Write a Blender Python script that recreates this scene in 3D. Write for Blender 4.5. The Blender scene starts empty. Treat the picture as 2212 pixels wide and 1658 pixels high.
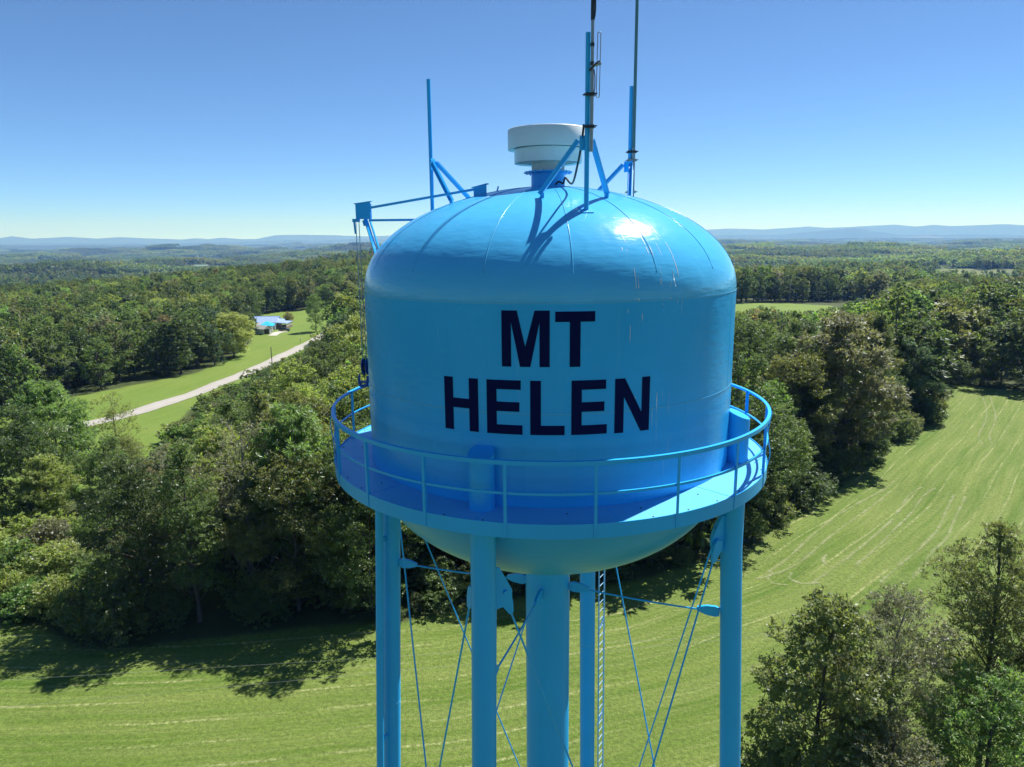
import bpy, math, random
import numpy as np
from math import radians, degrees, sin, cos, pi, hypot, atan2, sqrt
from mathutils import Vector, Matrix

random.seed(7)
rng = np.random.default_rng(7)
SC = bpy.context.scene
COL = SC.collection

# ------------------------------------------------------------------ camera, sky, sun, exposure
CAM = Vector((0.0, -16.7, 34.0))
PITCH, ROLL, YAW, FOC, IW, IH = radians(11.6), radians(0.55), radians(2.95), 1534.0, 2212.0, 1658.0
fwd = Vector((-sin(YAW) * cos(PITCH), cos(YAW) * cos(PITCH), -sin(PITCH)))
rt0 = Vector((cos(YAW), sin(YAW), 0))
up0 = rt0.cross(fwd)
RT = cos(ROLL) * rt0 - sin(ROLL) * up0
UP = sin(ROLL) * rt0 + cos(ROLL) * up0
cam_data = bpy.data.cameras.new('camera')
cam_data.sensor_width = 36.0
cam_data.lens = FOC / IW * 36.0
cam_data.clip_start = 0.5
cam_data.clip_end = 60000
cam = bpy.data.objects.new('camera', cam_data)
COL.objects.link(cam)
M = Matrix((RT, UP, -fwd)).transposed().to_4x4()
M.translation = CAM
cam.matrix_world = M
SC.camera = cam

SUN_AZ, SUN_EL = radians(42.0), radians(54.5)      # azimuth measured clockwise from +Y
SUN_DIR = Vector((sin(SUN_AZ) * cos(SUN_EL), cos(SUN_AZ) * cos(SUN_EL), sin(SUN_EL)))
world = bpy.data.worlds.new('World')
SC.world = world
world.use_nodes = True
wn = world.node_tree.nodes
wn.clear()
sky = wn.new('ShaderNodeTexSky')
sky.sky_type = 'NISHITA'
sky.sun_disc = False
sky.sun_elevation = SUN_EL
sky.sun_rotation = SUN_AZ
sky.altitude = 9000
sky.air_density = 1.0
sky.dust_density = 0.0
sky.ozone_density = 6.0
bg = wn.new('ShaderNodeBackground')
bg.inputs['Strength'].default_value = 0.115
wo = wn.new('ShaderNodeOutputWorld')
tint = wn.new('ShaderNodeMix'); tint.data_type = 'RGBA'; tint.blend_type = 'MULTIPLY'      # a clear blue autumn sky all round
tint.inputs[0].default_value = 1.0; tint.inputs[7].default_value = (0.96, 1.035, 1.0, 1)
world.node_tree.links.new(sky.outputs[0], tint.inputs[6])
world.node_tree.links.new(tint.outputs[2], bg.inputs[0])
world.node_tree.links.new(bg.outputs[0], wo.inputs[0])
sl = bpy.data.lights.new('sun', 'SUN')
sl.energy = 5.0
sl.angle = radians(0.53)
sl.color = (1.0, 0.975, 0.93)
sun = bpy.data.objects.new('sun', sl)
COL.objects.link(sun)
sun.rotation_euler = SUN_DIR.to_track_quat('Z', 'Y').to_euler()
sun.location = (60, 80, 120)
SC.view_settings.view_transform = 'Standard'
SC.view_settings.look = 'None'
SC.view_settings.gamma = 1
SC.view_settings.use_curve_mapping = False
SC.view_settings.exposure = 0.88
SC.cycles.use_denoising = True
SC.cycles.max_bounces = 7
SC.cycles.volume_bounces = 0
SC.cycles.transparent_max_bounces = 8

# ------------------------------------------------------------------ helpers
def px_ray(x, y):
    """direction through a photo position (2212 x 1658 grid)"""
    return (fwd + (x - IW / 2) / FOC * RT + (IH / 2 - y) / FOC * UP).normalized()

def to_px(p):
    v = Vector(p) - CAM
    z = v.dot(fwd)
    return IW / 2 + FOC * v.dot(RT) / z, IH / 2 - FOC * v.dot(UP) / z, z

def tag(o, label=None, cat=None, group=None, kind=None):
    if label: o['label'] = label
    if cat: o['category'] = cat
    if group: o['group'] = group
    if kind: o['kind'] = kind
    return o

def empty(name, loc=(0, 0, 0), rz=0.0):
    o = bpy.data.objects.new(name, None)
    o.empty_display_size = 0.3
    COL.objects.link(o)
    o.location = loc
    o.rotation_euler = (0, 0, rz)
    return o

def link_mesh(name, me, mat=None, parent=None):
    o = bpy.data.objects.new(name, me)
    COL.objects.link(o)
    if mat is not None and not me.materials: me.materials.append(mat)
    if parent is not None: o.parent = parent
    return o

def mesh_np(name, V, F, smooth=False):
    """F: (n,k) array, all faces with k corners"""
    V = np.asarray(V, np.float32); F = np.asarray(F, np.int32)
    me = bpy.data.meshes.new(name)
    me.vertices.add(len(V)); me.vertices.foreach_set('co', V.ravel())
    n, k = F.shape
    me.loops.add(n * k); me.loops.foreach_set('vertex_index', F.ravel())
    me.polygons.add(n)
    me.polygons.foreach_set('loop_start', np.arange(0, n * k, k, dtype=np.int32))
    me.polygons.foreach_set('loop_total', np.full(n, k, np.int32))
    if smooth: me.polygons.foreach_set('use_smooth', np.ones(n, bool))
    me.update(calc_edges=True)
    return me

class MB:
    """collects simple shapes; build() links them as one mesh object"""
    def __init__(s): s.v = []; s.f = []; s.sm = []
    def add(s, vs, fs, smooth=False):
        b = len(s.v); s.v += [tuple(p) for p in vs]
        s.f += [tuple(i + b for i in f) for f in fs]; s.sm += [smooth] * len(fs)
        return s
    def box(s, c, size, rot=None):
        hx, hy, hz = size[0] / 2, size[1] / 2, size[2] / 2
        vs = [Vector((x, y, z)) for x in (-hx, hx) for y in (-hy, hy) for z in (-hz, hz)]
        if rot is not None: vs = [rot @ p for p in vs]
        c = Vector(c)
        return s.add([p + c for p in vs], [(0, 1, 3, 2), (4, 6, 7, 5), (0, 4, 5, 1), (2, 3, 7, 6), (0, 2, 6, 4), (1, 5, 7, 3)])
    def bar(s, a, b, w, h, roll=0.0):
        """rectangular bar from a to b"""
        a, b = Vector(a), Vector(b); d = b - a
        q = d.to_track_quat('Z', 'Y').to_matrix() @ Matrix.Rotation(roll, 3, 'Z')
        return s.box((a + b) / 2, (w, h, d.length), q)
    def tube(s, pts, r, n=10, caps=True):
        pts = [Vector(p) for p in pts]; rs = r if isinstance(r, (list, tuple)) else [r] * len(pts)
        vs = []; fs = []; prev = None
        for i, p in enumerate(pts):
            t = (pts[min(i + 1, len(pts) - 1)] - pts[max(i - 1, 0)]).normalized()
            if prev is None: x = t.orthogonal().normalized()
            else:
                x = prev - t * prev.dot(t)
                x = x.normalized() if x.length > 1e-6 else t.orthogonal().normalized()
            prev = x; y = t.cross(x)
            for k in range(n):
                a = 2 * pi * k / n; vs.append(p + (x * cos(a) + y * sin(a)) * rs[i])
        for i in range(len(pts) - 1):
            for k in range(n):
                fs.append((i * n + k, i * n + (k + 1) % n, (i + 1) * n + (k + 1) % n, (i + 1) * n + k))
        s.add(vs, fs, True)
        if caps:
            m = len(pts) - 1
            s.add(vs[:n], [tuple(range(n - 1, -1, -1))]); s.add(vs[m * n:], [tuple(range(n))])
        return s
    def lathe(s, prof, n=96, c=(0, 0, 0), smooth=True):
        vs = []; fs = []
        for (r, z) in prof:
            for k in range(n):
                a = 2 * pi * k / n; vs.append((c[0] + r * sin(a), c[1] - r * cos(a), c[2] + z))
        for i in range(len(prof) - 1):
            for k in range(n):
                fs.append((i * n + k, i * n + (k + 1) % n, (i + 1) * n + (k + 1) % n, (i + 1) * n + k))
        return s.add(vs, fs, smooth)
    def ring(s, r0, r1, z0, z1, n=128):
        """closed square-edged ring"""
        for p in ([(r1, z0), (r1, z1)], [(r1, z1), (r0, z1)], [(r0, z1), (r0, z0)], [(r0, z0), (r1, z0)]):
            s.lathe(p, n)
        return s
    def prism(s, poly, axis_o, ux, uy, t):
        """flat polygon (list of 2d) in plane (o, ux, uy) with thickness t centred"""
        o, ux, uy = Vector(axis_o), Vector(ux).normalized(), Vector(uy).normalized()
        nz = ux.cross(uy); n = len(poly)
        A = [o + ux * p[0] + uy * p[1] - nz * t / 2 for p in poly]
        B = [p + nz * t for p in A]
        return s.add(A + B, [tuple(range(n - 1, -1, -1)), tuple(range(n, 2 * n))] + [(i, (i + 1) % n, n + (i + 1) % n, n + i) for i in range(n)])
    def build(s, name, mat, parent=None):
        me = bpy.data.meshes.new(name)
        me.from_pydata(s.v, [], s.f)
        me.polygons.foreach_set('use_smooth', np.array(s.sm, bool))
        me.update()
        return link_mesh(name, me, mat, parent)

def pol(az, r, z):
    a = radians(az)
    return Vector((r * sin(a), -r * cos(a), z))

# ------------------------------------------------------------------ materials
def new_mat(name):
    m = bpy.data.materials.new(name); m.use_nodes = True
    nt = m.node_tree
    for n in list(nt.nodes): nt.nodes.remove(n)
    out = nt.nodes.new('ShaderNodeOutputMaterial')
    return m, nt, out

def nd(nt, typ, **kw):
    n = nt.nodes.new(typ)
    for k, v in kw.items():
        if k.startswith('i_'):
            n.inputs[int(k[2:]) if k[2:].isdigit() else k[2:].replace('_', ' ')].default_value = v
        else: setattr(n, k, v)
    return n

def ramp(nt, fac, stops):
    r = nt.nodes.new('ShaderNodeValToRGB')
    el = r.color_ramp.elements
    while len(el) < len(stops): el.new(0.5)
    for e, (p, c) in zip(el, stops):
        e.position = p; e.color = (*c, 1) if len(c) == 3 else c
    nt.links.new(fac, r.inputs[0])
    return r.outputs[0]

def mixc(nt, fac, a, b, mode='MIX'):
    n = nt.nodes.new('ShaderNodeMix'); n.data_type = 'RGBA'; n.blend_type = mode
    for sock, v in ((0, fac), (6, a), (7, b)):
        if hasattr(v, 'is_output'): nt.links.new(v, n.inputs[sock])
        else: n.inputs[sock].default_value = v if isinstance(v, (int, float)) else (*v, 1)
    return n.outputs[2]

def mth(nt, op, a, b=None, c=None):
    n = nt.nodes.new('ShaderNodeMath'); n.operation = op
    for i, v in enumerate((a, b, c)):
        if v is None: continue
        if hasattr(v, 'is_output'): nt.links.new(v, n.inputs[i])
        else: n.inputs[i].default_value = v
    return n.outputs[0]

def noise(nt, vec, scale, detail=4, rough=0.55, w=None):
    n = nd(nt, 'ShaderNodeTexNoise'); n.inputs['Scale'].default_value = scale
    n.inputs['Detail'].default_value = detail; n.inputs['Roughness'].default_value = rough
    if vec is not None: nt.links.new(vec, n.inputs['Vector'])
    return n.outputs[0]

def mapping(nt, vec, scale=(1, 1, 1), rot=(0, 0, 0), loc=(0, 0, 0)):
    n = nd(nt, 'ShaderNodeMapping'); nt.links.new(vec, n.inputs[0])
    n.inputs[1].default_value = loc; n.inputs[2].default_value = rot; n.inputs[3].default_value = scale
    return n.outputs[0]

def bump(nt, h, strength, dist):
    b = nd(nt, 'ShaderNodeBump'); b.inputs['Strength'].default_value = strength; b.inputs['Distance'].default_value = dist
    nt.links.new(h, b.inputs['Height']); return b.outputs[0]

def simple_mat(name, col, rough=0.5, metal=0.0, var=0.12, scale=6.0, bmp=0.0, spec=0.5):
    m, nt, out = new_mat(name)
    p = nd(nt, 'ShaderNodeBsdfPrincipled')
    tc = nd(nt, 'ShaderNodeTexCoord')
    n = noise(nt, tc.outputs['Object'], scale)
    c = mixc(nt, n, tuple(x * (1 - var) for x in col), tuple(min(1, x * (1 + var)) for x in col))
    nt.links.new(c, p.inputs['Base Color'])
    p.inputs['Roughness'].default_value = rough; p.inputs['Metallic'].default_value = metal
    p.inputs['Specular IOR Level'].default_value = spec
    if bmp: nt.links.new(bump(nt, n, bmp, 0.02), p.inputs['Normal'])
    nt.links.new(p.outputs[0], out.inputs[0])
    return m

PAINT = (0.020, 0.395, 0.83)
def paint_mat(name, rough=0.2, wear=0.0, bumpy=0.0, grain=0.03, col=PAINT, spec=0.25):
    m, nt, out = new_mat(name)
    p = nd(nt, 'ShaderNodeBsdfPrincipled')
    tc = nd(nt, 'ShaderNodeTexCoord'); ob = tc.outputs['Object']
    big = noise(nt, ob, 0.7, 5)
    fine = noise(nt, ob, 28, 3)
    c = mixc(nt, big, tuple(x * 0.9 for x in col), tuple(x * 1.1 for x in col))
    c = mixc(nt, mth(nt, 'MULTIPLY', fine, grain * 2), c, (0.25, 0.45, 0.62))
    if wear:
        # pale run-off streaks down the shell and a few chalky specks
        streak = noise(nt, mapping(nt, ob, (9, 9, 0.35)), 1.0, 6, 0.65)
        sm = ramp(nt, streak, [(0.62, (0, 0, 0)), (0.78, (1, 1, 1))])
        patch = ramp(nt, noise(nt, ob, 0.55, 2), [(0.5, (0, 0, 0)), (0.68, (1, 1, 1))])
        c = mixc(nt, mth(nt, 'MULTIPLY', mth(nt, 'MULTIPLY', sm, patch), wear), c, (0.5, 0.62, 0.72))
        speck = ramp(nt, noise(nt, ob, 7.5, 4, 0.7), [(0.74, (0, 0, 0)), (0.8, (1, 1, 1))])
        c = mixc(nt, mth(nt, 'MULTIPLY', mth(nt, 'MULTIPLY', speck, patch), wear), c, (0.75, 0.78, 0.8))
    nt.links.new(c, p.inputs['Base Color'])
    r = mth(nt, 'ADD', mth(nt, 'MULTIPLY', big, 0.14), rough - 0.05)
    nt.links.new(r, p.inputs['Roughness'])
    p.inputs['Specular IOR Level'].default_value = spec
    if bumpy:
        h = mth(nt, 'ADD', mth(nt, 'MULTIPLY', noise(nt, ob, 1.3, 2), 1.0), mth(nt, 'MULTIPLY', noise(nt, mapping(nt, ob, (1, 1, 4)), 2.2, 2), 0.4))
        h = mth(nt, 'ADD', h, mth(nt, 'MULTIPLY', noise(nt, ob, 14, 3), 0.045))
        nt.links.new(bump(nt, h, bumpy, 0.06), p.inputs['Normal'])
    nt.links.new(p.outputs[0], out.inputs[0])
    return m

M_TANK = paint_mat('tank_paint', 0.24, wear=0.55, bumpy=0.25)
M_DOME = paint_mat('sunlit_dome_paint', 0.15, wear=0.9, bumpy=0.3, col=(0.07, 0.45, 0.80), spec=0.4)  # tank blue with the base lightened to stand in for sun on the dome
M_STEEL = paint_mat('blue_steel_paint', 0.3)
M_FLOOR = paint_mat('walkway_paint', 0.38, wear=0.3, col=(0.11, 0.45, 0.74))  # base colour raised so the deck looks sunlit
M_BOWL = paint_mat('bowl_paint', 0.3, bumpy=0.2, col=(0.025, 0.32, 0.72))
M_LADDER = paint_mat('ladder_paint', 0.4, col=(0.30, 0.50, 0.66))  # paler than the other steel: sunlight on the rails put into the colour
M_DRIP = simple_mat('white_run_off_marks', (0.62, 0.68, 0.72), 0.5, var=0.2)
M_SEAM = paint_mat('weld_paint', 0.25, col=(0.08, 0.42, 0.70))
M_LETTER = simple_mat('navy_letter_paint', (0.003, 0.006, 0.055), 0.6, var=0.1, spec=0.06)
M_VENT = simple_mat('vent_white_paint', (0.70, 0.72, 0.73), 0.45, var=0.12, scale=3.0)
M_NECK = simple_mat('vent_screen_paint', (0.66, 0.67, 0.66), 0.6, var=0.25, scale=14)
M_DARK = simple_mat('dark_clamp_metal', (0.02, 0.022, 0.028), 0.5)
M_GALV = simple_mat('galvanised_metal', (0.30, 0.32, 0.33), 0.45, 0.6, var=0.3, scale=9)
M_CABLE = simple_mat('black_cable', (0.012, 0.012, 0.015), 0.45)
M_WHIP = simple_mat('green_grey_fibreglass', (0.07, 0.17, 0.19), 0.45)
M_ROPE = simple_mat('rope_fibre', (0.22, 0.34, 0.46), 0.8)
M_BLOCK = simple_mat('hoist_blue_paint', (0.012, 0.07, 0.30), 0.35)

# ------------------------------------------------------------------ terrain
def S(a, b, x):
    t = np.clip((x - a) / (b - a), 0, 1)
    return t * t * (3 - 2 * t)

_r = np.random.default_rng(11)
def _waves(lmin, lmax, n):
    lam = np.exp(_r.uniform(math.log(lmin), math.log(lmax), n)); th = _r.uniform(0, 2 * pi, n)
    return 2 * pi / lam * np.cos(th), 2 * pi / lam * np.sin(th), _r.uniform(0, 2 * pi, n), (lam / lmax) ** 0.8
W1_, W2_, W3_ = _waves(350, 1100, 9), _waves(1400, 4500, 8), _waves(14, 60, 8)
def wsum(w, x, y):
    s = 0
    for kx, ky, ph, a in zip(*w): s = s + a * np.sin(kx * x + ky * y + ph)
    return s / np.sqrt((w[3] ** 2).sum() / 2)

def H(x, y):
    x = np.asarray(x, float); y = np.asarray(y, float)
    r = np.hypot(x, y)
    h = -3.0 * S(60, 300, r) - 22 * S(300, 900, r) - 28 * S(900, 2600, r) - 45 * S(2600, 8000, r)
    h = h + 12.0 * S(350, 1400, r) * wsum(W1_, x, y) + 27.0 * S(1000, 4500, r) * wsum(W2_, x, y)
    h = h + 0.10 * S(10, 60, r) * wsum(W3_, x, y)
    h = h + 14 * np.exp(-((x + 150) ** 2 / (2 * 120 ** 2) + (y - 560) ** 2 / (2 * 110 ** 2)))
    h = h + 4 * np.exp(-((x - 190) ** 2 / (2 * 110 ** 2) + (y - 230) ** 2 / (2 * 80 ** 2)))
    return h

def G(xv, yv, far=14000.0):
    """ground point seen at a photo position"""
    q = px_ray(xv, yv); t = np.exp(np.linspace(math.log(20), math.log(far), 4000))
    P = np.outer(t, q) + np.array(CAM)
    below = P[:, 2] <= H(P[:, 0], P[:, 1])
    i = int(np.argmax(below)) if below.any() else len(t) - 1
    return float(P[i, 0]), float(P[i, 1])

def in_poly(x, y, poly):
    x = np.asarray(x, float); y = np.asarray(y, float); ins = np.zeros(x.shape, bool); n = len(poly)
    for i in range(n):
        x0, y0 = poly[i]; x1, y1 = poly[(i + 1) % n]
        if y0 == y1: continue
        c = ((y0 > y) != (y1 > y)) & (x < (x1 - x0) * (y - y0) / (y1 - y0) + x0)
        ins ^= c
    return ins

def poly_dist(x, y, pts):
    x = np.asarray(x, float); y = np.asarray(y, float)
    best = np.full(x.shape, 1e9); al = np.zeros(x.shape); acc = 0.0
    for (x0, y0), (x1, y1) in zip(pts[:-1], pts[1:]):
        dx, dy = x1 - x0, y1 - y0; L2 = dx * dx + dy * dy; L = sqrt(L2)
        t = np.clip(((x - x0) * dx + (y - y0) * dy) / L2, 0, 1)
        d = np.hypot(x - x0 - t * dx, y - y0 - t * dy)
        m = d < best
        best = np.where(m, d, best); al = np.where(m, acc + t * L, al); acc += L
    return best, al

# edge of the near wood round the tower's field, from far left to far right
EDGE = [(-160, 62), (-90, 44), (-52, 40), (-45, 39), (-40, 36.5), (-35, 36.5), (-29, 38), (-22, 40), (-13, 41), (-8, 44), (3, 48), (10, 50.5), (16, 54.5), (23, 58),
        (29, 67), (39, 77), (53, 95), (66, 108), (82, 132), (92, 148), (101, 140), (112, 134), (135, 131), (180, 118), (260, 40), (260, -160)]
# the strip of lawn with the road and the house
LAWN = [(-110, 60), (-124, 90), (-117, 120), (-107, 150), (-101, 160), (-97, 172), (-98, 196), (-110, 240), (-132, 296), (-143, 328), (-128, 343), (-112, 366), (-88, 372),
        (-78, 330), (-84, 262), (-80, 236), (-76, 190), (-76, 160), (-76, 128), (-66, 95), (-61, 84), (-68, 62)]
ROAD = [(-141, 60), (-118, 80), (-101, 96), (-92, 108), (-86, 121), (-83, 142), (-82, 171), (-84, 207), (-86, 239), (-90, 285), (-97, 350), (-104, 430)]
MOWG = [(-160, 44), (-60, 36), (-30, 38), (-10, 41.5), (5, 47), (18, 55), (31, 68), (42, 81), (56, 99), (72, 119), (95, 150), (130, 200)]
FIELD = EDGE + [(-160, -160)]
def g_poly(pts): return [G(*p) for p in pts]
STRIP = g_poly([(1480, 694), (1480, 656), (1700, 656), (1800, 661), (1816, 672), (1730, 694)])                    # pale hayfield beyond the right wood
PAST_R = g_poly([(1960, 604), (2050, 616), (2195, 614), (2196, 582), (2110, 585), (2040, 578)])
PAST_L = g_poly([(362, 566), (470, 567), (478, 560), (440, 556.5), (400, 556.5), (375, 559)])
PAST_M = g_poly([(330, 588), (420, 592), (505, 586), (500, 580), (420, 579)])
OPEN = [LAWN, STRIP, PAST_R, PAST_L, PAST_M]
def is_open(x, y):
    o = in_poly(x, y, FIELD)
    for p in OPEN: o |= in_poly(x, y, p)
    return o

def build_ground():
    rad = [0.0] + list(np.linspace(1.2, 160, 134))
    while rad[-1] < 30000: rad.append(rad[-1] * 1.021)
    rad = np.array(rad[1:])
    na = 640
    # finer spokes in the half that the photograph looks at
    t = np.linspace(0, 2 * pi, na, endpoint=False)
    th = t - 0.45 * np.sin(t)                       # 0 = +Y, denser there
    R_, T_ = np.meshgrid(rad, th, indexing='ij')
    X = (R_ * np.sin(T_)).ravel(); Y = (R_ * np.cos(T_)).ravel()
    X = np.append(X, 0.0); Y = np.append(Y, 0.0)
    Z = H(X, Y)
    V = np.stack([X, Y, Z], 1)
    nr = len(rad)
    i, j = np.meshgrid(np.arange(nr - 1), np.arange(na), indexing='ij'); j2 = (j + 1) % na
    F = np.stack([i * na + j, i * na + j2, (i + 1) * na + j2, (i + 1) * na + j], -1).reshape(-1, 4)[:, ::-1]
    me = mesh_np('ground', V, F, True)
    c = len(X) - 1
    d, al = poly_dist(X, Y, EDGE)
    inside = in_poly(X, Y, FIELD)
    mow, al = poly_dist(X, Y, MOWG)
    lawn = in_poly(X, Y, LAWN) | in_poly(X, Y, STRIP)
    dl, all_ = poly_dist(X, Y, ROAD)
    past = in_poly(X, Y, PAST_R) | in_poly(X, Y, PAST_L) | in_poly(X, Y, PAST_M)
    def soft(poly, w):
        dd, _ = poly_dist(X, Y, poly + [poly[0]])
        return np.clip(0.5 + np.where(in_poly(X, Y, poly), dd, -dd) / w, 0, 1)
    g = np.clip(0.5 + np.where(inside, d, -d) / 3.0, 0, 1)
    g = np.maximum(g, np.maximum(soft(LAWN, 4.0), soft(STRIP, 12.0)))
    for nm, val in (('mow', np.where(lawn, dl, mow)), ('along', np.where(lawn, all_, al)), ('grass', g), ('pasture', np.maximum(np.maximum(soft(PAST_R, 60.0), soft(PAST_L, 60.0)), soft(PAST_M, 60.0))), ('lawn', lawn.astype(float))):
        a = me.attributes.new(nm, 'FLOAT', 'POINT'); a.data.foreach_set('value', val.astype(np.float32))
    return me

def attr(nt, nm):
    a = nd(nt, 'ShaderNodeAttribute'); a.attribute_name = nm
    return a.outputs['Fac']

def ground_mat():
    m, nt, out = new_mat('ground_cover')
    p = nd(nt, 'ShaderNodeBsdfPrincipled')
    tc = nd(nt, 'ShaderNodeTexCoord'); ob = tc.outputs['Object']
    mow, al = attr(nt, 'mow'), attr(nt, 'along')
    comb = nd(nt, 'ShaderNodeCombineXYZ')
    nt.links.new(mow, comb.inputs[0]); nt.links.new(al, comb.inputs[1])
    mv = comb.outputs[0]
    wob = mth(nt, 'MULTIPLY', mth(nt, 'SUBTRACT', noise(nt, ob, 0.05, 2), 0.5), 0.9)
    mw = mth(nt, 'ADD', mow, wob)
    # mown passes about 2.3 m wide: alternate slightly in tone
    comb2 = nd(nt, 'ShaderNodeCombineXYZ')
    nt.links.new(mw, comb2.inputs[0]); nt.links.new(mth(nt, 'MULTIPLY', al, 0.03), comb2.inputs[1])
    mv2 = comb2.outputs[0]
    band = noise(nt, mapping(nt, mv2, (0.42, 1, 1)), 1.0, 3, 0.6)
    fineband = noise(nt, mapping(nt, mv2, (2.2, 2.5, 1)), 1.0, 4, 0.65)
    grain = noise(nt, ob, 3.2, 5, 0.7)
    grit = noise(nt, ob, 14, 4, 0.75)
    big = noise(nt, ob, 0.035, 4)
    g1 = mixc(nt, big, (0.072, 0.145, 0.018), (0.106, 0.168, 0.028))
    g1 = mixc(nt, ramp(nt, band, [(0.35, (0, 0, 0)), (0.65, (1, 1, 1))]), g1, (0.150, 0.205, 0.048))
    g1 = mixc(nt, mth(nt, 'MULTIPLY', ramp(nt, fineband, [(0.42, (0, 0, 0)), (0.7, (1, 1, 1))]), 0.55), g1, (0.215, 0.250, 0.090))
    # windrows of dry clippings between passes
    tri = mth(nt, 'ABSOLUTE', mth(nt, 'SUBTRACT', mth(nt, 'FRACT', mth(nt, 'DIVIDE', mw, 2.45)), 0.5))
    row = ramp(nt, tri, [(0.0, (1, 1, 1)), (0.075, (0, 0, 0))])
    brk = ramp(nt, noise(nt, mapping(nt, mv, (0.25, 0.07, 1)), 1.0, 5, 0.7), [(0.44, (0, 0, 0)), (0.58, (1, 1, 1))])
    clip = mth(nt, 'MULTIPLY', mth(nt, 'MULTIPLY', row, brk), ramp(nt, grain, [(0.35, (0, 0, 0)), (0.6, (1, 1, 1))]))
    notlawn = mth(nt, 'SUBTRACT', 1.0, attr(nt, 'lawn'))
    g1 = mixc(nt, mth(nt, 'MULTIPLY', mth(nt, 'MULTIPLY', clip, 0.75), notlawn), g1, (0.40, 0.40, 0.22))
    g1 = mixc(nt, 0.8, g1, ramp(nt, grain, [(0.3, (0.55, 0.55, 0.5)), (0.7, (1.3, 1.3, 1.25))]), 'MULTIPLY')
    g1 = mixc(nt, 0.8, g1, ramp(nt, grit, [(0.3, (0.5, 0.5, 0.45)), (0.7, (1.4, 1.4, 1.35))]), 'MULTIPLY')
    lawncol = mixc(nt, noise(nt, ob, 0.06, 6, 0.65), (0.090, 0.185, 0.022), (0.185, 0.230, 0.050))
    g1 = mixc(nt, mth(nt, 'MULTIPLY', attr(nt, 'lawn'), 0.7), g1, lawncol)
    # forest floor / distant canopy
    fl = mixc(nt, noise(nt, ob, 0.5, 5), (0.030, 0.042, 0.014), (0.070, 0.090, 0.028))
    pas = mixc(nt, noise(nt, ob, 0.02, 4), (0.15, 0.17, 0.06), (0.11, 0.15, 0.045))
    edge = ramp(nt, mth(nt, 'ADD', attr(nt, 'grass'), mth(nt, 'MULTIPLY', mth(nt, 'SUBTRACT', grain, 0.5), 0.5)), [(0.35, (0, 0, 0)), (0.65, (1, 1, 1))])
    c = mixc(nt, edge, fl, g1)
    c = mixc(nt, attr(nt, 'pasture'), c, pas)
    nt.links.new(c, p.inputs['Base Color'])
    p.inputs['Roughness'].default_value = 0.85
    p.inputs['Specular IOR Level'].default_value = 0.15
    h = mth(nt, 'ADD', mth(nt, 'MULTIPLY', grit, 0.6), mth(nt, 'MULTIPLY', grain, 1.2))
    h = mth(nt, 'ADD', h, mth(nt, 'MULTIPLY', fineband, 0.8))
    nt.links.new(bump(nt, h, 0.9, 0.12), p.inputs['Normal'])
    nt.links.new(p.outputs[0], out.inputs[0])
    return m

M_GROUND = ground_mat()
ground = tag(link_mesh('ground', build_ground(), M_GROUND), kind='structure')

def strip_mesh(name, path, half, lift, mat, step=2.0, jag=0.0, attr_u=True):
    """ribbon that follows the ground along a smoothed path"""
    P = []
    n = len(path)
    for i in range(n - 1):
        p0, p1, p2, p3 = (np.array(path[max(i - 1, 0)], float), np.array(path[i], float), np.array(path[i + 1], float), np.array(path[min(i + 2, n - 1)], float))
        k = max(2, int(np.linalg.norm(p2 - p1) / step))
        for t in np.linspace(0, 1, k, endpoint=False):
            P.append(0.5 * (2 * p1 + (p2 - p0) * t + (2 * p0 - 5 * p1 + 4 * p2 - p3) * t * t + (3 * p1 - p0 - 3 * p2 + p3) * t ** 3))
    P.append(np.array(path[-1], float)); P = np.array(P)
    T = np.gradient(P, axis=0); T /= np.linalg.norm(T, axis=1)[:, None] + 1e-9
    N = np.stack([-T[:, 1], T[:, 0]], 1)
    us = np.linspace(-1, 1, 5); V = []; U = []
    for a, (p, nn) in enumerate(zip(P, N)):
        for u in us:
            w = half * u * (1 + (jag * random.uniform(-1, 1) if abs(u) == 1 else 0))
            q = p + nn * w
            V.append((q[0], q[1], float(H(q[0], q[1])) + lift)); U.append(u)
    m = len(us)
    F = [(a * m + b, (a + 1) * m + b, (a + 1) * m + b + 1, a * m + b + 1) for a in range(len(P) - 1) for b in range(m - 1)]
    me = mesh_np(name, V, np.array(F)[:, ::-1], True)
    at = me.attributes.new('across', 'FLOAT', 'POINT'); at.data.foreach_set('value', np.array(U, np.float32))
    return link_mesh(name, me, mat)

def road_mat():
    m, nt, out = new_mat('worn_asphalt')
    p = nd(nt, 'ShaderNodeBsdfPrincipled')
    tc = nd(nt, 'ShaderNodeTexCoord'); ob = tc.outputs['Object']
    u = mth(nt, 'ABSOLUTE', attr(nt, 'across'))
    n1 = noise(nt, ob, 0.35, 5, 0.65); n2 = noise(nt, ob, 5, 4, 0.7)
    c = mixc(nt, n1, (0.30, 0.28, 0.25), (0.42, 0.40, 0.37))
    c = mixc(nt, mth(nt, 'MULTIPLY', n2, 0.35), c, (0.22, 0.21, 0.20))
    # wheel paths polished darker, crown and edges paler
    track = ramp(nt, mth(nt, 'ABSOLUTE', mth(nt, 'SUBTRACT', u, 0.5)), [(0.05, (1, 1, 1)), (0.25, (0, 0, 0))])
    c = mixc(nt, mth(nt, 'MULTIPLY', track, 0.3), c, (0.24, 0.23, 0.22))
    e = ramp(nt, mth(nt, 'ADD', u, mth(nt, 'MULTIPLY', mth(nt, 'SUBTRACT', n1, 0.5), 0.4)), [(0.82, (0, 0, 0)), (0.97, (1, 1, 1))])
    c = mixc(nt, e, c, (0.16, 0.17, 0.07))
    nt.links.new(c, p.inputs['Base Color']); p.inputs['Roughness'].default_value = 0.8
    nt.links.new(p.outputs[0], out.inputs[0])
    return m
M_ROAD = road_mat()
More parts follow.
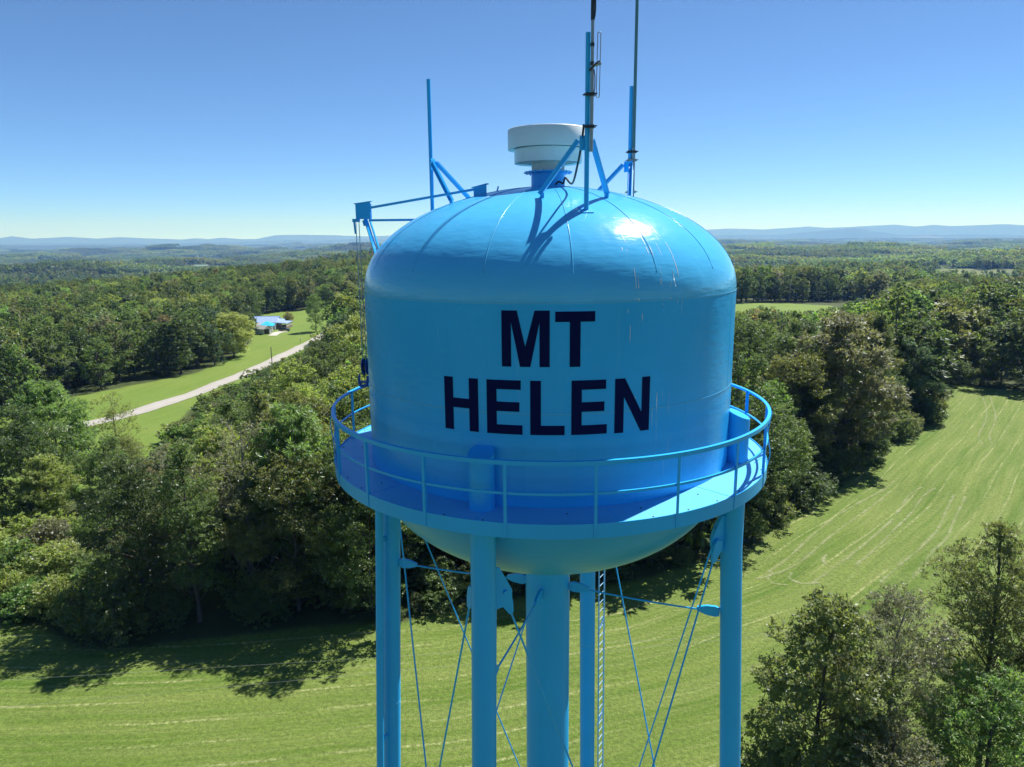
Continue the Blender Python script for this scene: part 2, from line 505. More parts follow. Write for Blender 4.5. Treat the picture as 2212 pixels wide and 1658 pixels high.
tag(strip_mesh('road', ROAD, 2.5, 0.06, M_ROAD, 2.5, 0.05), kind='structure')
M_CLIP = simple_mat('dry_clippings', (0.27, 0.28, 0.13), 0.9, var=0.5, scale=1.6)

# ------------------------------------------------------------------ far ridges
def ridge_mat(name):
    m, nt, out = new_mat(name)
    p = nd(nt, 'ShaderNodeBsdfPrincipled')
    tc = nd(nt, 'ShaderNodeTexCoord')
    n = noise(nt, tc.outputs['Object'], 0.004, 6, 0.7)
    nt.links.new(mixc(nt, n, (0.03, 0.042, 0.016), (0.06, 0.075, 0.03)), p.inputs['Base Color'])
    p.inputs['Roughness'].default_value = 0.95; p.inputs['Specular IOR Level'].default_value = 0.0
    nt.links.new(p.outputs[0], out.inputs[0])
    return m
M_RIDGE = ridge_mat('wooded_ridge')
def ridge(knots, D, base_z, seed, width):
    """wooded ridge all round at distance D; its crest passes the given photo positions, rolling on beyond them"""
    az, hh = [], []
    for x, y in knots:
        q = px_ray(x, y); az.append(atan2(q.x, q.y)); hh.append(CAM.z + q.z / hypot(q.x, q.y) * D)
    n = 1500
    A = np.linspace(-pi, pi, n, endpoint=False)
    rr = np.random.default_rng(seed)
    w = sum(np.sin(k * A + rr.uniform(0, 6.28)) * rr.uniform(0.5, 1) / (1 + abs(k - 14) / 16) for k in range(4, 60, 3))
    w2 = sum(np.sin(k * A + rr.uniform(0, 6.28)) / (k / 90) ** 0.9 for k in range(90, 500, 23))
    mean = float(np.mean(hh)); sd = max(30.0, float(np.std(hh)))
    free = mean + sd * 0.6 * w
    z = np.interp(A, az, hh)
    m = 0.12
    wgt = np.clip(np.minimum((A - az[0] + m) / m, (az[-1] + m - A) / m), 0, 1)
    z = z * wgt + free * (1 - wgt) + w2 * 1.6
    prof = [(-1.0, 0.0), (-0.75, 0.12), (-0.5, 0.36), (-0.25, 0.74), (0.0, 1.0), (0.4, 0.6), (1.0, 0.0)]
    V = []
    for s, f in prof:
        wob = 1 + 0.25 * f * (1 - f) * np.sin(40 * A + 6 * s) + 0.2 * f * (1 - f) * np.sin(97 * A - 3 * s)
        R = D + s * width + (1 - f) * 250 * np.sin(60 * A)
        zz = base_z + (z - base_z) * f * wob
        V.append(np.stack([R * np.sin(A) + CAM.x, R * np.cos(A) + CAM.y, zz], 1))
    V = np.concatenate(V); F = []
    for i in range(len(prof) - 1):
        j = np.arange(n); F.append(np.stack([i * n + j, i * n + (j + 1) % n, (i + 1) * n + (j + 1) % n, (i + 1) * n + j], 1))
    me = mesh_np('ridge', V, np.concatenate(F)[:, ::-1], True)
    return me
FAR = [(0, 515), (26, 510.8), (70, 516), (150, 512), (208, 516), (258, 512.6), (325, 515.5), (387, 518), (420, 515), (448, 517), (480, 514.4), (520, 516.5), (553, 517), (598, 508), (660, 507.7),
       (721, 508.7), (790, 511), (900, 508), (1100, 503), (1300, 503), (1450, 500), (1541, 496), (1570, 494), (1651, 496), (1742, 490), (1785, 492.4), (1853, 490), (1933, 485.3), (1977, 490),
       (2017, 486), (2054, 488.7), (2177, 484.7), (2212, 487)]
NEAR = [(0, 527), (150, 526), (330, 526.5), (420, 525), (533, 523), (627, 519), (680, 521), (763, 517), (900, 520), (1200, 518), (1400, 512), (1528, 510), (1569, 508), (1677, 508), (1751, 501),
        (1853, 493), (1899, 501.7), (1945, 508), (2080, 507), (2212, 508)]
LOW = [(0, 531), (300, 530), (500, 529.5), (700, 527), (900, 527), (1300, 522), (1550, 516.5), (1700, 517), (1900, 514), (2100, 515), (2212, 513.5)]
for nm, kn, D, bz, sd, wd in (('far_mountains', FAR, 23500, -140, 1, 2500), ('mountains', NEAR, 18500, -140, 2, 2200), ('foothills', LOW, 12500, -150, 3, 1500)):
    tag(link_mesh(nm, ridge(kn, D, bz, sd, wd), M_RIDGE), kind='structure')

# ------------------------------------------------------------------ water tower
TR = 4.2                                             # shell radius
def dome_z(r):
    t = min(r / TR, 1.0)
    return 32.84 + 2.19 * max(0.0, 1 - t ** 1.97) ** (1 / 2.2) + 0.098 * (1 - t)
def on_dome(az, r, off=0.0):
    return pol(az, r, dome_z(r) + off)

tower = tag(empty('water_tower'), 'sky blue water tower lettered MT HELEN on four legs above the mown field', 'water tower')
tank = MB().lathe([(TR, 28.95), (TR, 30.0), (TR, 31.0), (TR, 32.0), (TR, 32.85)], 256).build('tank_wall', M_TANK, tower)
prof = [(TR * sin(a), dome_z(TR * sin(a))) for a in np.linspace(pi / 2, 0.0005, 60)]
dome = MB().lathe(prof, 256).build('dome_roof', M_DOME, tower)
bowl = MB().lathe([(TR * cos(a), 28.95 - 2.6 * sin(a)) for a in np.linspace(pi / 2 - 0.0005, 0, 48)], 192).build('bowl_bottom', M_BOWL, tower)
for z in (32.87, 30.86):
    MB().ring(TR - 0.01, TR + 0.0045, z - 0.009, z + 0.009, 192).build('weld_seam', M_SEAM, tank)
for k in range(16):
    a = 6.2 + 22.5 * k
    pts = [on_dome(a, r, 0.002) for r in np.linspace(0.42, TR * 0.9999, 40)]
    pts = [p for p in pts if p.z > 32.9]
    MB().tube(pts, 0.0085, 5).build('weld_seam', M_SEAM, dome)
for a, z0, z1 in ((19, 30.87, 32.86), (64, 30.87, 32.86), (-26, 30.87, 32.86), (-71, 30.87, 32.86), (-22.5, 28.98, 30.85), (-6, 28.98, 30.85), (39, 28.98, 30.85), (84, 28.98, 30.85)):
    MB().tube([pol(a, TR - 0.003, z0), pol(a, TR - 0.003, z1)], 0.006, 5).build('weld_seam', M_TANK, tank)

# white run-off marks below the antenna mast
dr = random.Random(4)
def shell_pt(a, s):
    # s: metres down along the dome from r = 2.9, then down the wall
    prev = on_dome(a, 2.6); acc = 0.0
    for r in np.linspace(2.65, TR * 0.99995, 60):
        p = on_dome(a, r)
        acc += (p - prev).length; prev = p
        if acc >= s: return p * 1.0 + Vector((p.x, p.y, 1.5)).normalized() * 0.003
    return pol(a, TR + 0.003, 32.84 - (s - acc))
for k in range(46):
    a = dr.choice([20.5, 22, 28.6, 29.5, 33, 35]) + dr.gauss(0, 1.0); s0 = dr.uniform(0.5, 2.6) if k < 36 else dr.uniform(2.2, 4.6); L = dr.uniform(0.08, 0.5); w = dr.uniform(0.05, 0.28)
    vs = []
    for j in range(7):
        t = j / 6; ww = w * (sin(pi * min(1, t * 1.1 + .08)) ** .6) * dr.uniform(.6, 1)
        vs += [shell_pt(a - ww / 2, s0 + L * t), shell_pt(a + ww / 2, s0 + L * t)]
    MB().add(vs, [(2 * j, 2 * j + 1, 2 * j + 3, 2 * j + 2) for j in range(6)], True).build('run_off_mark', M_DRIP, dome)

# lettering: outlines in a 0..1 box, cut into strips that follow the shell
GL = {
    'M': [(0, 0), (.2, 0), (.2, .79), (.385, 0), (.60, 0), (.79, .79), (.79, 0), (1, 0), (1, 1), (.69, 1), (.495, .36), (.325, 1), (0, 1)],
    'T': [(.365, 0), (.635, 0), (.635, .815), (1, .815), (1, 1), (0, 1), (0, .815), (.365, .815)],
    'H': [(0, 0), (.27, 0), (.27, .43), (.74, .43), (.74, 0), (1, 0), (1, 1), (.74, 1), (.74, .61), (.27, .61), (.27, 1), (0, 1)],
    'E': [(0, 0), (1, 0), (1, .175), (.285, .175), (.285, .425), (.92, .425), (.92, .60), (.285, .60), (.285, .83), (.96, .83), (.96, 1), (0, 1)],
    'L': [(0, 0), (1, 0), (1, .175), (.31, .175), (.31, 1), (0, 1)],
    'N': [(0, 0), (.25, 0), (.25, .66), (.745, 0), (1, 0), (1, 1), (.76, 1), (.76, .36), (.27, 1), (0, 1)]}
def letter(ch, a0, a1, z0, z1):
    poly = GL[ch]; us = sorted({round(p[0], 4) for p in poly}); cuts = []
    for u0, u1 in zip(us[:-1], us[1:]):
        k = max(1, int((u1 - u0) * (a1 - a0) / 0.06)); cuts += list(np.linspace(u0, u1, k, endpoint=False))
    cuts.append(us[-1]); mb = MB(); R = TR + 0.007
    def P(u, v):
        ang = (a0 + u * (a1 - a0)) / TR
        return (R * sin(ang), -R * cos(ang), z0 + v * (z1 - z0))
    for u0, u1 in zip(cuts[:-1], cuts[1:]):
        um = (u0 + u1) / 2; hits = []
        for (x0, y0), (x1, y1) in zip(poly, poly[1:] + poly[:1]):
            if (x0 <= um) != (x1 <= um):
                s = (y1 - y0) / (x1 - x0); hits.append((y0 + s * (um - x0), y0 + s * (u0 - x0), y0 + s * (u1 - x0)))
        hits.sort()
        for b, t in zip(hits[::2], hits[1::2]):
            mb.add([P(u0, b[1]), P(u1, b[2]), P(u1, t[2]), P(u0, t[1])], [(0, 1, 2, 3)], True)
    tag(mb.build('letter', M_LETTER, tank), 'navy painted letter ' + ch)
for ch, a0, a1, z0, z1 in (('M', -.832, .033, 31.73, 32.74), ('T', .128, .84, 31.73, 32.72), ('H', -2.014, -1.298, 30.47, 31.48), ('E', -1.131, -.462, 30.47, 31.48),
                           ('L', -.318, .305, 30.47, 31.48), ('E', .425, 1.088, 30.47, 31.48), ('N', 1.234, 1.95, 30.46, 31.48)):
    letter(ch, a0, a1, z0, z1)

# riser and legs
MB().lathe([(0.56, -0.3), (0.56, 12.0), (0.56, 26.6)], 64).build('riser_pipe', M_STEEL, tower)
LEG_AZ = [-16.2, 73.8, 163.8, 253.8]; LEG_R, LEG_RAD = 4.39, 0.245
BATTER = 0.045                                       # the legs lean out towards the ground
def leg_r(z): return LEG_R + BATTER * max(0.0, 27.0 - z)
for a in LEG_AZ:
    n = 40; mb = MB(); out = pol(a, 1, 0); rows = []
    for z in (None, 27.0, 26.2, 13.0, -0.3):
        row = []
        for k in range(n):
            t = 2 * pi * k / n; q = Vector((LEG_RAD * cos(t), LEG_RAD * sin(t), 0)); rad = q.dot(out)
            row.append(pol(a, LEG_R, 30.14 - 0.42 * rad) + q if z is None else pol(a, leg_r(z), z) + q)
        rows.append(row)
    mb.add([p for r_ in rows for p in r_], [((i + 1) * n + k, (i + 1) * n + (k + 1) % n, i * n + (k + 1) % n, i * n + k) for i in range(4) for k in range(n)], True)
    leg = mb.build('leg', M_STEEL, tower)
    MB().add([p + Vector((0, 0, 0.004)) for p in rows[0]], [tuple(range(n))]).build('leg_cap', M_STEEL, leg)
    for z in (21.0, 12.0):
        MB().lathe([(LEG_RAD, -0.012), (LEG_RAD + 0.006, -0.004), (LEG_RAD + 0.006, 0.004), (LEG_RAD, 0.012)], 40, pol(a, leg_r(z), z)).build('weld_seam', M_SEAM, leg)

# walkway
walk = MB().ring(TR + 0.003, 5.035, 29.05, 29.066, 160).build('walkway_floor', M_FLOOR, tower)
for k in range(12):
    a = 15 + 30 * k
    MB().bar(pol(a, TR + 0.02, 29.0675), pol(a, 5.03, 29.0675), 0.012, 0.004).build('plate_joint', M_STEEL, walk)
for k in range(40):
    for r in (4.5, 4.95):
        if random.random() < 0.45: MB().lathe([(0.018, 0.0), (0.013, 0.012), (0.0005, 0.014)], 7, pol(4.5 + 9 * k, r, 29.066)).build('bolt', M_DARK, walk)
MB().ring(5.036, 5.05, 28.815, 29.09, 160).ring(4.97, 5.036, 28.815, 28.83, 160).build('walkway_rim', M_STEEL, tower)
MB().ring(TR + 0.002, TR + 0.05, 28.83, 29.05, 128).build('walkway_bracket_ring', M_STEEL, tower)
MB().ring(5.055, 5.065, 30.16, 30.225, 160).ring(4.995, 5.065, 30.225, 30.24, 160).build('top_rail', M_STEEL, tower)
MB().ring(5.028, 5.038, 29.615, 29.66, 160).ring(5.0, 5.028, 29.65, 29.66, 160).build('middle_rail', M_STEEL, tower)
for k in range(20):
    a = 9.5 + 18 * k; rz = Matrix.Rotation(radians(a), 3, 'Z')
    mb = MB().box(pol(a, 5.0585, 29.525), (0.055, 0.009, 1.40), rz)
    mb.box(pol(a, 5.028, 29.65) + rz @ Vector((0.023, 0, 0)), (0.008, 0.05, 1.15), rz)
    mb.build('rail_post', M_STEEL, tower)
# cable tied along the rail at two posts
for a, s in ((-80.5, 1), (81.5, -1)):
    pts = [pol(a + s * 1.4, 5.1 + 0.012 * sin(9 * t), 28.85 + 1.25 * t + 0.0) + Vector((0.03 * sin(7 * t), 0, 0)) for t in np.linspace(0, 1, 14)]
    MB().tube(pts, 0.011, 6).build('conduit', M_STEEL, tower)

# bracing: diagonal rods between neighbouring legs, radial rods to the riser
def rod_fit(a, b, name, end0=0.55, end1=0.55, r=0.021, sag=0.0):
    a, b = Vector(a), Vector(b); d = (b - a).normalized(); L = (b - a).length
    n = 10
    pts = [a.lerp(b, t) + Vector((0, 0, -sag * 4 * t * (1 - t))) for t in np.linspace(end0 * 0.8 / L, 1 - end1 * 0.8 / L, n)]
    rod = MB().tube(pts, r, 8).build(name, M_STEEL, tower)
    side = d.cross(Vector((0, 0, 1)))
    side = side.normalized() if side.length > 1e-3 else Vector((1, 0, 0))
    upv = side.cross(d)
    for p, s in ((a, 1), (b, -1)):
        dd = d * s
        poly = [(0.0, 0.09), (0.1, 0.13), (0.3, 0.115), (0.52, 0.045), (0.52, -0.045), (0.3, -0.115), (0.1, -0.13), (0.0, -0.09)]
        cl = MB().prism(poly, p, dd, upv * s, 0.07)
        cl.build('clevis', M_STEEL, rod)
    return rod
Z_G, Z_LOW, Z_STRUT = 27.25, 10.0, 25.4
def legp(i, z): return pol(LEG_AZ[i], leg_r(z), z)
for i in range(4):
    for s in (1, -1):
        j = (i + s) % 4; p, q = legp(i, Z_G), legp(j, Z_LOW); d = legp(j, Z_G) - p; d = d.normalized(); inw = -Vector((p.x + legp(j, Z_G).x, p.y + legp(j, Z_G).y, 0)).normalized()
        off = inw * (0.05 if s > 0 else -0.05)
        rod_fit(p + d * 0.42 + off, q - d * 0.30 + off, 'diagonal_rod', 0.5, 0.5)
        g = MB().prism([(0.235, 0.55), (0.33, 0.55), (0.60, 0.02), (0.60, -0.16), (0.44, -0.30), (0.235, -0.33)], p, d, (0, 0, 1), 0.022)
        g.tube([p + d * 0.45 - inw * 0.06, p + d * 0.45 + inw * 0.06], 0.045, 10)
        g.build('gusset_plate', M_STEEL, tower)
        g2 = MB().prism([(0.2, -0.5), (0.33, -0.5), (0.56, 0.0), (0.5, 0.2), (0.2, 0.3)], legp(i, Z_LOW), d, (0, 0, 1), 0.022).build('gusset_plate', M_STEEL, tower)
    e = legp(i, Z_STRUT - 0.08); d = -Vector((e.x, e.y, 0)).normalized()
    rod_fit(e + d * 0.25, d * -0.57 + Vector((0, 0, Z_STRUT)), 'radial_rod', 0.5, 0.5, 0.022, 0.05)
# overflow pipe beside the leg at the far left
MB().tube([(-4.44 - 0.043 * (27 - z), 0.78, z) for z in (-0.3, 15, 27, 28.7)] + [(-4.40, 0.78, 28.95)], 0.105, 24).build('overflow_pipe', M_STEEL, tower)
for z in (26.1, 20.0, 14.0): MB().bar((-4.42 - 0.043 * (27 - z), 0.85, z), (-4.3 - 0.043 * (27 - z), 1.1, z), 0.05, 0.12).build('pipe_bracket', M_STEEL, tower)
# ladder up the rear leg
def lz(x, y, z): return (x + 0.0125 * (27 - z), y + 0.043 * (27 - z), z)
lad = MB().bar(lz(1.60, 4.30, 0.1), lz(1.60, 4.30, 28.8), 0.045, 0.012).build('ladder', M_LADDER, tower)
MB().bar(lz(1.80, 4.67, 0.1), lz(1.80, 4.67, 28.8), 0.045, 0.012).build('side_rail', M_LADDER, lad)
for k in range(95):
    z = 0.4 + 0.305 * k
    MB().tube([lz(1.61, 4.31, z), lz(1.79, 4.66, z)], 0.012, 6, False).build('rung', M_LADDER, lad)
for z in (25.1, 21.6, 18.1, 14.6): MB().bar(lz(1.57, 4.29, z - 0.35), lz(1.80, 4.66, z + 0.12), 0.05, 0.014).build('standoff', M_LADDER, lad)
# little handle on the right leg below the walkway
hb = legp(1, 26.75) + Vector((-0.36, -0.05, 0))
MB().tube([hb + Vector(p) for p in ((0.2, 0, 0.16), (0.02, 0, 0.16), (-0.03, 0, 0.1), (-0.03, 0, -0.02), (0.02, 0, -0.08), (0.2, 0, -0.08))], 0.014, 6).build('step_loop', M_STEEL, tower)

# roof vent
vent = MB().lathe([(0.38, 35.0), (0.38, 35.42)], 64).build('vent_base', M_STEEL, tower)
MB().ring(0.375, 0.545, 35.42, 35.445, 64).build('vent_flange', M_STEEL, vent)
for k in range(16):
    a = 11 + 22.5 * k; MB().tube([pol(a, 0.49, 35.395), pol(a, 0.49, 35.465)], 0.014, 6).build('flange_bolt', M_STEEL, vent)
MB().lathe([(0.372, 35.445), (0.372, 35.95)], 64).build('vent_neck', M_NECK, vent)
MB().lathe([(0.70, 35.655), (0.755, 35.63), (0.757, 35.64), (0.757, 35.93)], 72).lathe([(0.735, 35.63), (0.735, 35.93), (0.3, 35.95)], 72).build('vent_skirt', M_VENT, vent)
MB().lathe([(0.74, 35.955), (0.875, 35.93), (0.90, 35.925), (0.903, 35.935), (0.903, 36.335), (0.89, 36.352), (0.5, 36.41), (0.0005, 36.44)], 72).build('vent_cap', M_VENT, vent)
for k in range(8): MB().bar(pol(20 + 45 * k, 0.38, 35.66), pol(20 + 45 * k, 0.735, 35.66), 0.03, 0.02).build('skirt_arm', M_VENT, vent)
# small lifting lug and hatch stop left of the vent
MB().box(on_dome(-80, 1.15, 0.05), (0.03, 0.05, 0.13), Matrix.Rotation(0.3, 3, 'Y')).build('lifting_lug', M_STEEL, tower)

# three braced antenna masts
MAST_AZ = [14.6, -105.4, 134.6]; MR = 2.88
for i, a in enumerate(MAST_AZ):
    b = on_dome(a, MR, 0.0); rz = Matrix.Rotation(radians(a), 3, 'Z')
    mast = MB().tube([b - Vector((0, 0, 0.02)), b + Vector((0, 0, 3.12))], 0.046, 16).build('antenna_mast', M_STEEL, tower)
    j = b + Vector((0, 0, 1.22))
    MB().box(j + rz @ Vector((0, 0.05, 0)), (0.26, 0.02, 0.26), rz).build('mast_gusset', M_STEEL, mast)
    for s in (-1, 1):
        f = on_dome(a + s * 17.7, 2.2, 0.07)
        st = j + rz @ Vector((s * 0.10, 0.06, 0.06))
        MB().bar(st, f, 0.12, 0.012, 0.4 * s).bar(st + rz @ Vector((s * 0.05, 0.03, 0)), f + rz @ Vector((s * 0.05, 0.03, 0)), 0.012, 0.08, 0.4 * s).build('mast_brace', M_STEEL, mast)
        nrm = (on_dome(a + s * 17.7, 2.3) - on_dome(a + s * 17.7, 2.1)).normalized()
        MB().bar(f - Vector((0, 0, 0.075)) - nrm * 0.11, f - Vector((0, 0, 0.075)) + nrm * 0.11, 0.10, 0.014).box(f - Vector((0, 0, 0.03)), (0.07, 0.07, 0.09), rz).build('mast_foot', M_STEEL, mast)
    tg = (on_dome(a, MR + 0.1) - on_dome(a, MR - 0.1)).normalized()
    MB().bar(b - tg * 0.14 + Vector((0, 0, 0.008)), b + tg * 0.14 + Vector((0, 0, 0.008)), 0.22, 0.014).build('mast_foot', M_STEEL, mast)

# hoist arm at the shoulder of the dome
hz = Matrix.Rotation(radians(6), 3, 'Z')
AX, AY = -4.20, -0.28
arm = MB().prism([(-0.17, -0.33), (0.17, -0.33), (0.17, 0.045), (-0.17, 0.0)], (AX, AY, 34.78), (1, 0.02, 0), (0, 0, 1), 0.02).prism(
    [(-0.20, 0.0), (0.20, 0.053), (0.20, 0.068), (-0.20, 0.015)], (AX, AY + 0.03, 34.78), (1, 0.02, 0), (0, 0, 1), 0.13).box((AX, AY + 0.09, 34.62), (0.34, 0.02, 0.34), hz).build('hoist_arm', M_STEEL, tower)
MB().prism([(-0.15, -0.30), (0.15, -0.25), (0.15, 0.045), (-0.15, -0.02)], (-1.46, -0.95, 35.08), (1, -0.35, 0), (0, 0, 1), 0.02).prism(
    [(-0.18, -0.02), (0.18, 0.05), (0.18, 0.066), (-0.18, -0.004)], (-1.46, -0.92, 35.08), (1, -0.35, 0), (0, 0, 1), 0.12).build('anchor_plate', M_STEEL, arm)
MB().bar((AX + 0.17, AY + 0.02, 34.70), (-1.58, -0.90, 35.03), 0.05, 0.05).build('tie_bar', M_STEEL, arm)
MB().bar((AX + 0.12, AY + 0.04, 34.42), (-2.85, -0.25, 34.42), 0.075, 0.05).build('lower_strut', M_STEEL, arm)
MB().bar((AX + 0.02, AY + 0.06, 34.5), (-3.93, AY, 33.62), 0.12, 0.02, 0.2).bar((AX + 0.11, AY + 0.12, 34.45), (-3.86, AY + 0.1, 33.65), 0.06, 0.02, 0.2).build('knee_brace', M_STEEL, arm)
MB().box((AX - 0.17, AY, 34.42), (0.16, 0.08, 0.07)).tube([(AX - 0.22, AY, 34.42), (AX - 0.20, AY, 34.12)], 0.022, 8).tube([(AX - 0.03, AY + .1, 34.42), (AX, AY + .1, 34.3)], 0.03, 8).build('rope_guide', M_STEEL, arm)
MB().prism([(-0.10, 0.0), (0.14, 0.16), (0.06, -0.06)], (-3.66, 0.9, 33.93), (1, 0.2, 0), (0, 0, 1), 0.03).build('shoulder_lug', M_STEEL, tower)

# hoist block hanging from the arm
RX, RY = AX - 0.13, AY - 0.05
hoist = tag(empty('hoist_block', (RX + 0.02, RY, 31.0)), 'dark blue pulley block with hook hanging on ropes beside the tank wall', 'pulley')
def rel(v): return Vector(v) - hoist.location
for dx, dy in ((-0.035, 0.0), (0.03, 0.02)):
    pts = [rel((RX + dx * (1 + 0.3 * t), RY + dy, 34.42 - 3.2 * t)) for t in np.linspace(0, 1, 6)]
    MB().tube(pts, 0.010, 6).build('rope', M_ROPE, hoist)
tw = [rel((RX + 0.022 * sin(40 * t), RY + 0.022 * cos(40 * t), 33.0 - 1.75 * t)) for t in np.linspace(0, 1, 120)]
MB().tube(tw, 0.006, 5).build('rope_tail', M_ROPE, hoist)
for dx in (-0.05, 0.05):
    MB().prism([(0.11 * cos(t), 0.02 + 0.20 * sin(t)) for t in np.linspace(0, 2 * pi, 20, endpoint=False)], (dx, 0, 0.02), (0.35, 0.94, 0), (0, 0, 1), 0.018).build('side_plate', M_BLOCK, hoist)
MB().tube([(-0.03, 0.01, 0.02), (0.03, -0.01, 0.02)], 0.085, 18).build('sheave', M_DARK, hoist)
hk = [(0.03, 0, -0.18), (0.03, 0, -0.32), (0.0, 0, -0.40), (-0.07, 0, -0.44), (-0.14, 0, -0.42), (-0.18, 0, -0.34), (-0.175, 0, -0.22), (-0.15, 0, -0.12)]
MB().tube(hk, [0.03, 0.035, 0.04, 0.042, 0.04, 0.035, 0.028, 0.012], 10).build('hook', M_BLOCK, hoist)
MB().bar((-0.16, 0.0, -0.33), (0.08, 0.02, -0.33), 0.05, 0.05).build('hook_tray', M_BLOCK, hoist)

# ------------------------------------------------------------------ antennas clamped to the masts
b1 = on_dome(MAST_AZ[0], MR); dip = tag(empty('dipole_antenna', b1 + Vector((0.075, -0.06, 1.05))), 'tall grey antenna pole with folded dipole loop clamped to the front mast', 'antenna')
pole = MB().tube([(0, 0, 0.0), (0.0, 0, 1.55)], 0.034, 14).tube([(0.0, 0, 1.55), (0.0, 0, 6.4)], 0.03, 14).build('antenna_pole', M_GALV, dip)
for z0, z1 in ((2.26, 2.7), (1.5, 1.56), (1.82, 1.88), (2.8, 2.84), (3.3, 3.6)):
    MB().tube([(0, 0, z0), (0, 0, z1)], 0.0375, 14).build('tape_wrap', M_DARK, pole)
def clamp(parent, z, mat, x0, x1):
    c = MB().box(((x0 + x1) / 2, -0.055, z), (x1 - x0 - 0.10, 0.03, 0.055)).box(((x0 + x1) / 2, 0.075, z), (x1 - x0 - 0.10, 0.03, 0.055))
    for x in (x0 + 0.03, (x0 + x1) / 2, x1 - 0.03): c.tube([(x, -0.09, z), (x, 0.10, z)], 0.011, 6)
    c.tube([(x0, -0.05, z - 0.012), (x1, -0.05, z + 0.012)], 0.012, 6)
    return c.build('clamp', mat, parent)
for z in (1.0, 0.44): clamp(dip, z, M_DARK, -0.17, 0.10)
arm_b = MB().tube([(-0.05, -0.02, 1.44), (0.15, -0.03, 1.53)], 0.018, 8).tube([(0.02, -0.03, 1.49), (0.16, -0.03, 1.52)], 0.027, 10).build('dipole_boom', M_GALV, dip)
loop = []
for t in np.linspace(0, pi, 9): loop.append((0.118 - 0.028 * cos(t), -0.03, 2.02 + 0.03 * sin(t)))
for t in np.linspace(0, pi, 9): loop.append((0.105 + 0.028 * cos(t), -0.03, 0.97 - 0.03 * sin(t)))
loop.append(loop[0])
MB().tube(loop, 0.0085, 8, False).build('dipole_loop', M_GALV, dip)
MB().tube([(0.13, -0.05, 1.56), (0.06, -0.06, 1.52), (0.0, -0.06, 1.45), (-0.05, -0.03, 1.4)], 0.014, 7).tube([(0.03, -0.04, 1.42), (0.05, -0.04, 1.3), (0.05, -0.04, 1.12), (0.03, -0.02, 0.98)], 0.010, 7).tube(
    [(0.04, -0.01, 2.75), (0.05, -0.01, 2.45), (0.035, -0.01, 2.3)], 0.011, 7).build('feed_cable', M_CABLE, dip)
# cable looping from that mast to the gland at the vent
gl = on_dome(20, 0.62)
pts = [b1 + Vector((-0.06, 0.05, 1.55)), b1 + Vector((-0.10, 0.06, 1.2)), b1 + Vector((-0.16, 0.35, 0.85)), b1 + Vector((-0.24, 0.9, 0.55)), gl + Vector((0.16, -0.25, 0.16)), gl + Vector((0.12, -0.08, 0.06)), gl + Vector((0.02, 0.0, 0.1)), gl + Vector((-0.05, 0.03, 0.04))]
def smooth(pts, n=6):
    P = [np.array(p) for p in pts]; o = []
    for i in range(len(P) - 1):
        p0, p1, p2, p3 = P[max(i - 1, 0)], P[i], P[i + 1], P[min(i + 2, len(P) - 1)]
        for t in np.linspace(0, 1, n, endpoint=False):
            o.append(0.5 * (2 * p1 + (p2 - p0) * t + (2 * p0 - 5 * p1 + 4 * p2 - p3) * t * t + (3 * p1 - p0 - 3 * p2 + p3) * t ** 3))
    return o + [P[-1]]
cb = MB().tube(smooth(pts), 0.021, 8).build('coaxial_cable', M_CABLE)
tag(cb, 'black cable looping from the front mast down to the vent base', 'cable')
b3 = on_dome(MAST_AZ[2], MR); whip = tag(empty('whip_antenna', b3 + Vector((0.085, -0.03, 0.55))), 'tall green-grey fibreglass whip antenna clamped to the rear mast', 'antenna')
MB().tube([(0, 0, 0.0), (0, 0, 1.12)], 0.045, 14).build('antenna_base', M_GALV, whip)
MB().tube([(0, 0, 1.10), (0.0, 0, 8.4)], [0.042, 0.034], 14).build('whip_rod', M_WHIP, whip)
for z in (1.02, 0.82, 0.05): clamp(whip, z, M_DARK if z > 1 else M_GALV, -0.20, 0.12)
MB().tube(smooth([(-0.02, 0, 0.0), (-0.03, -0.01, -0.2), (-0.04, 0, -0.56)]), 0.014, 7).tube(smooth([(0.02, 0, 0.0), (0.035, -0.02, -0.2), (0.0, -0.02, -0.5)]), 0.014, 7).build('feed_cable', M_CABLE, whip)

# ------------------------------------------------------------------ house, sheds and car beyond the road
M_ROOFB = simple_mat('pale_blue_metal_roof', (0.30, 0.41, 0.68), 0.35, var=0.08, scale=1.5)
M_ROOFT = simple_mat('turquoise_metal_roof', (0.03, 0.40, 0.66), 0.35, var=0.08)
M_ROOFG = simple_mat('grey_tin_roof', (0.42, 0.42, 0.41), 0.45, var=0.2, scale=2)
M_SIDING = simple_mat('white_siding', (0.62, 0.64, 0.66), 0.6, var=0.05)
M_WOODD = simple_mat('weathered_wood', (0.16, 0.12, 0.085), 0.85, var=0.3)
M_GLASS = simple_mat('dark_window_glass', (0.015, 0.018, 0.022), 0.08)
M_CARP = simple_mat('black_car_paint', (0.008, 0.009, 0.012), 0.15)
M_TYRE = simple_mat('tyre_rubber', (0.012, 0.012, 0.012), 0.8)
M_CONC = simple_mat('pale_gravel', (0.42, 0.40, 0.36), 0.9, var=0.25, scale=1.2)

def slab_roof(mb, quad, t=0.10):
    """roof plane from four corners, with thickness; corners go round"""
    q = [Vector(p) for p in quad]; n = (q[1] - q[0]).cross(q[2] - q[0]).normalized()
    if n.z < 0: n = -n
    A = [p for p in q]; B = [p + n * t for p in q]; k = len(q)
    mb.add(A + B, [tuple(range(k - 1, -1, -1)), tuple(range(k, 2 * k))] + [(i, (i + 1) % k, k + (i + 1) % k, k + i) for i in range(k)])

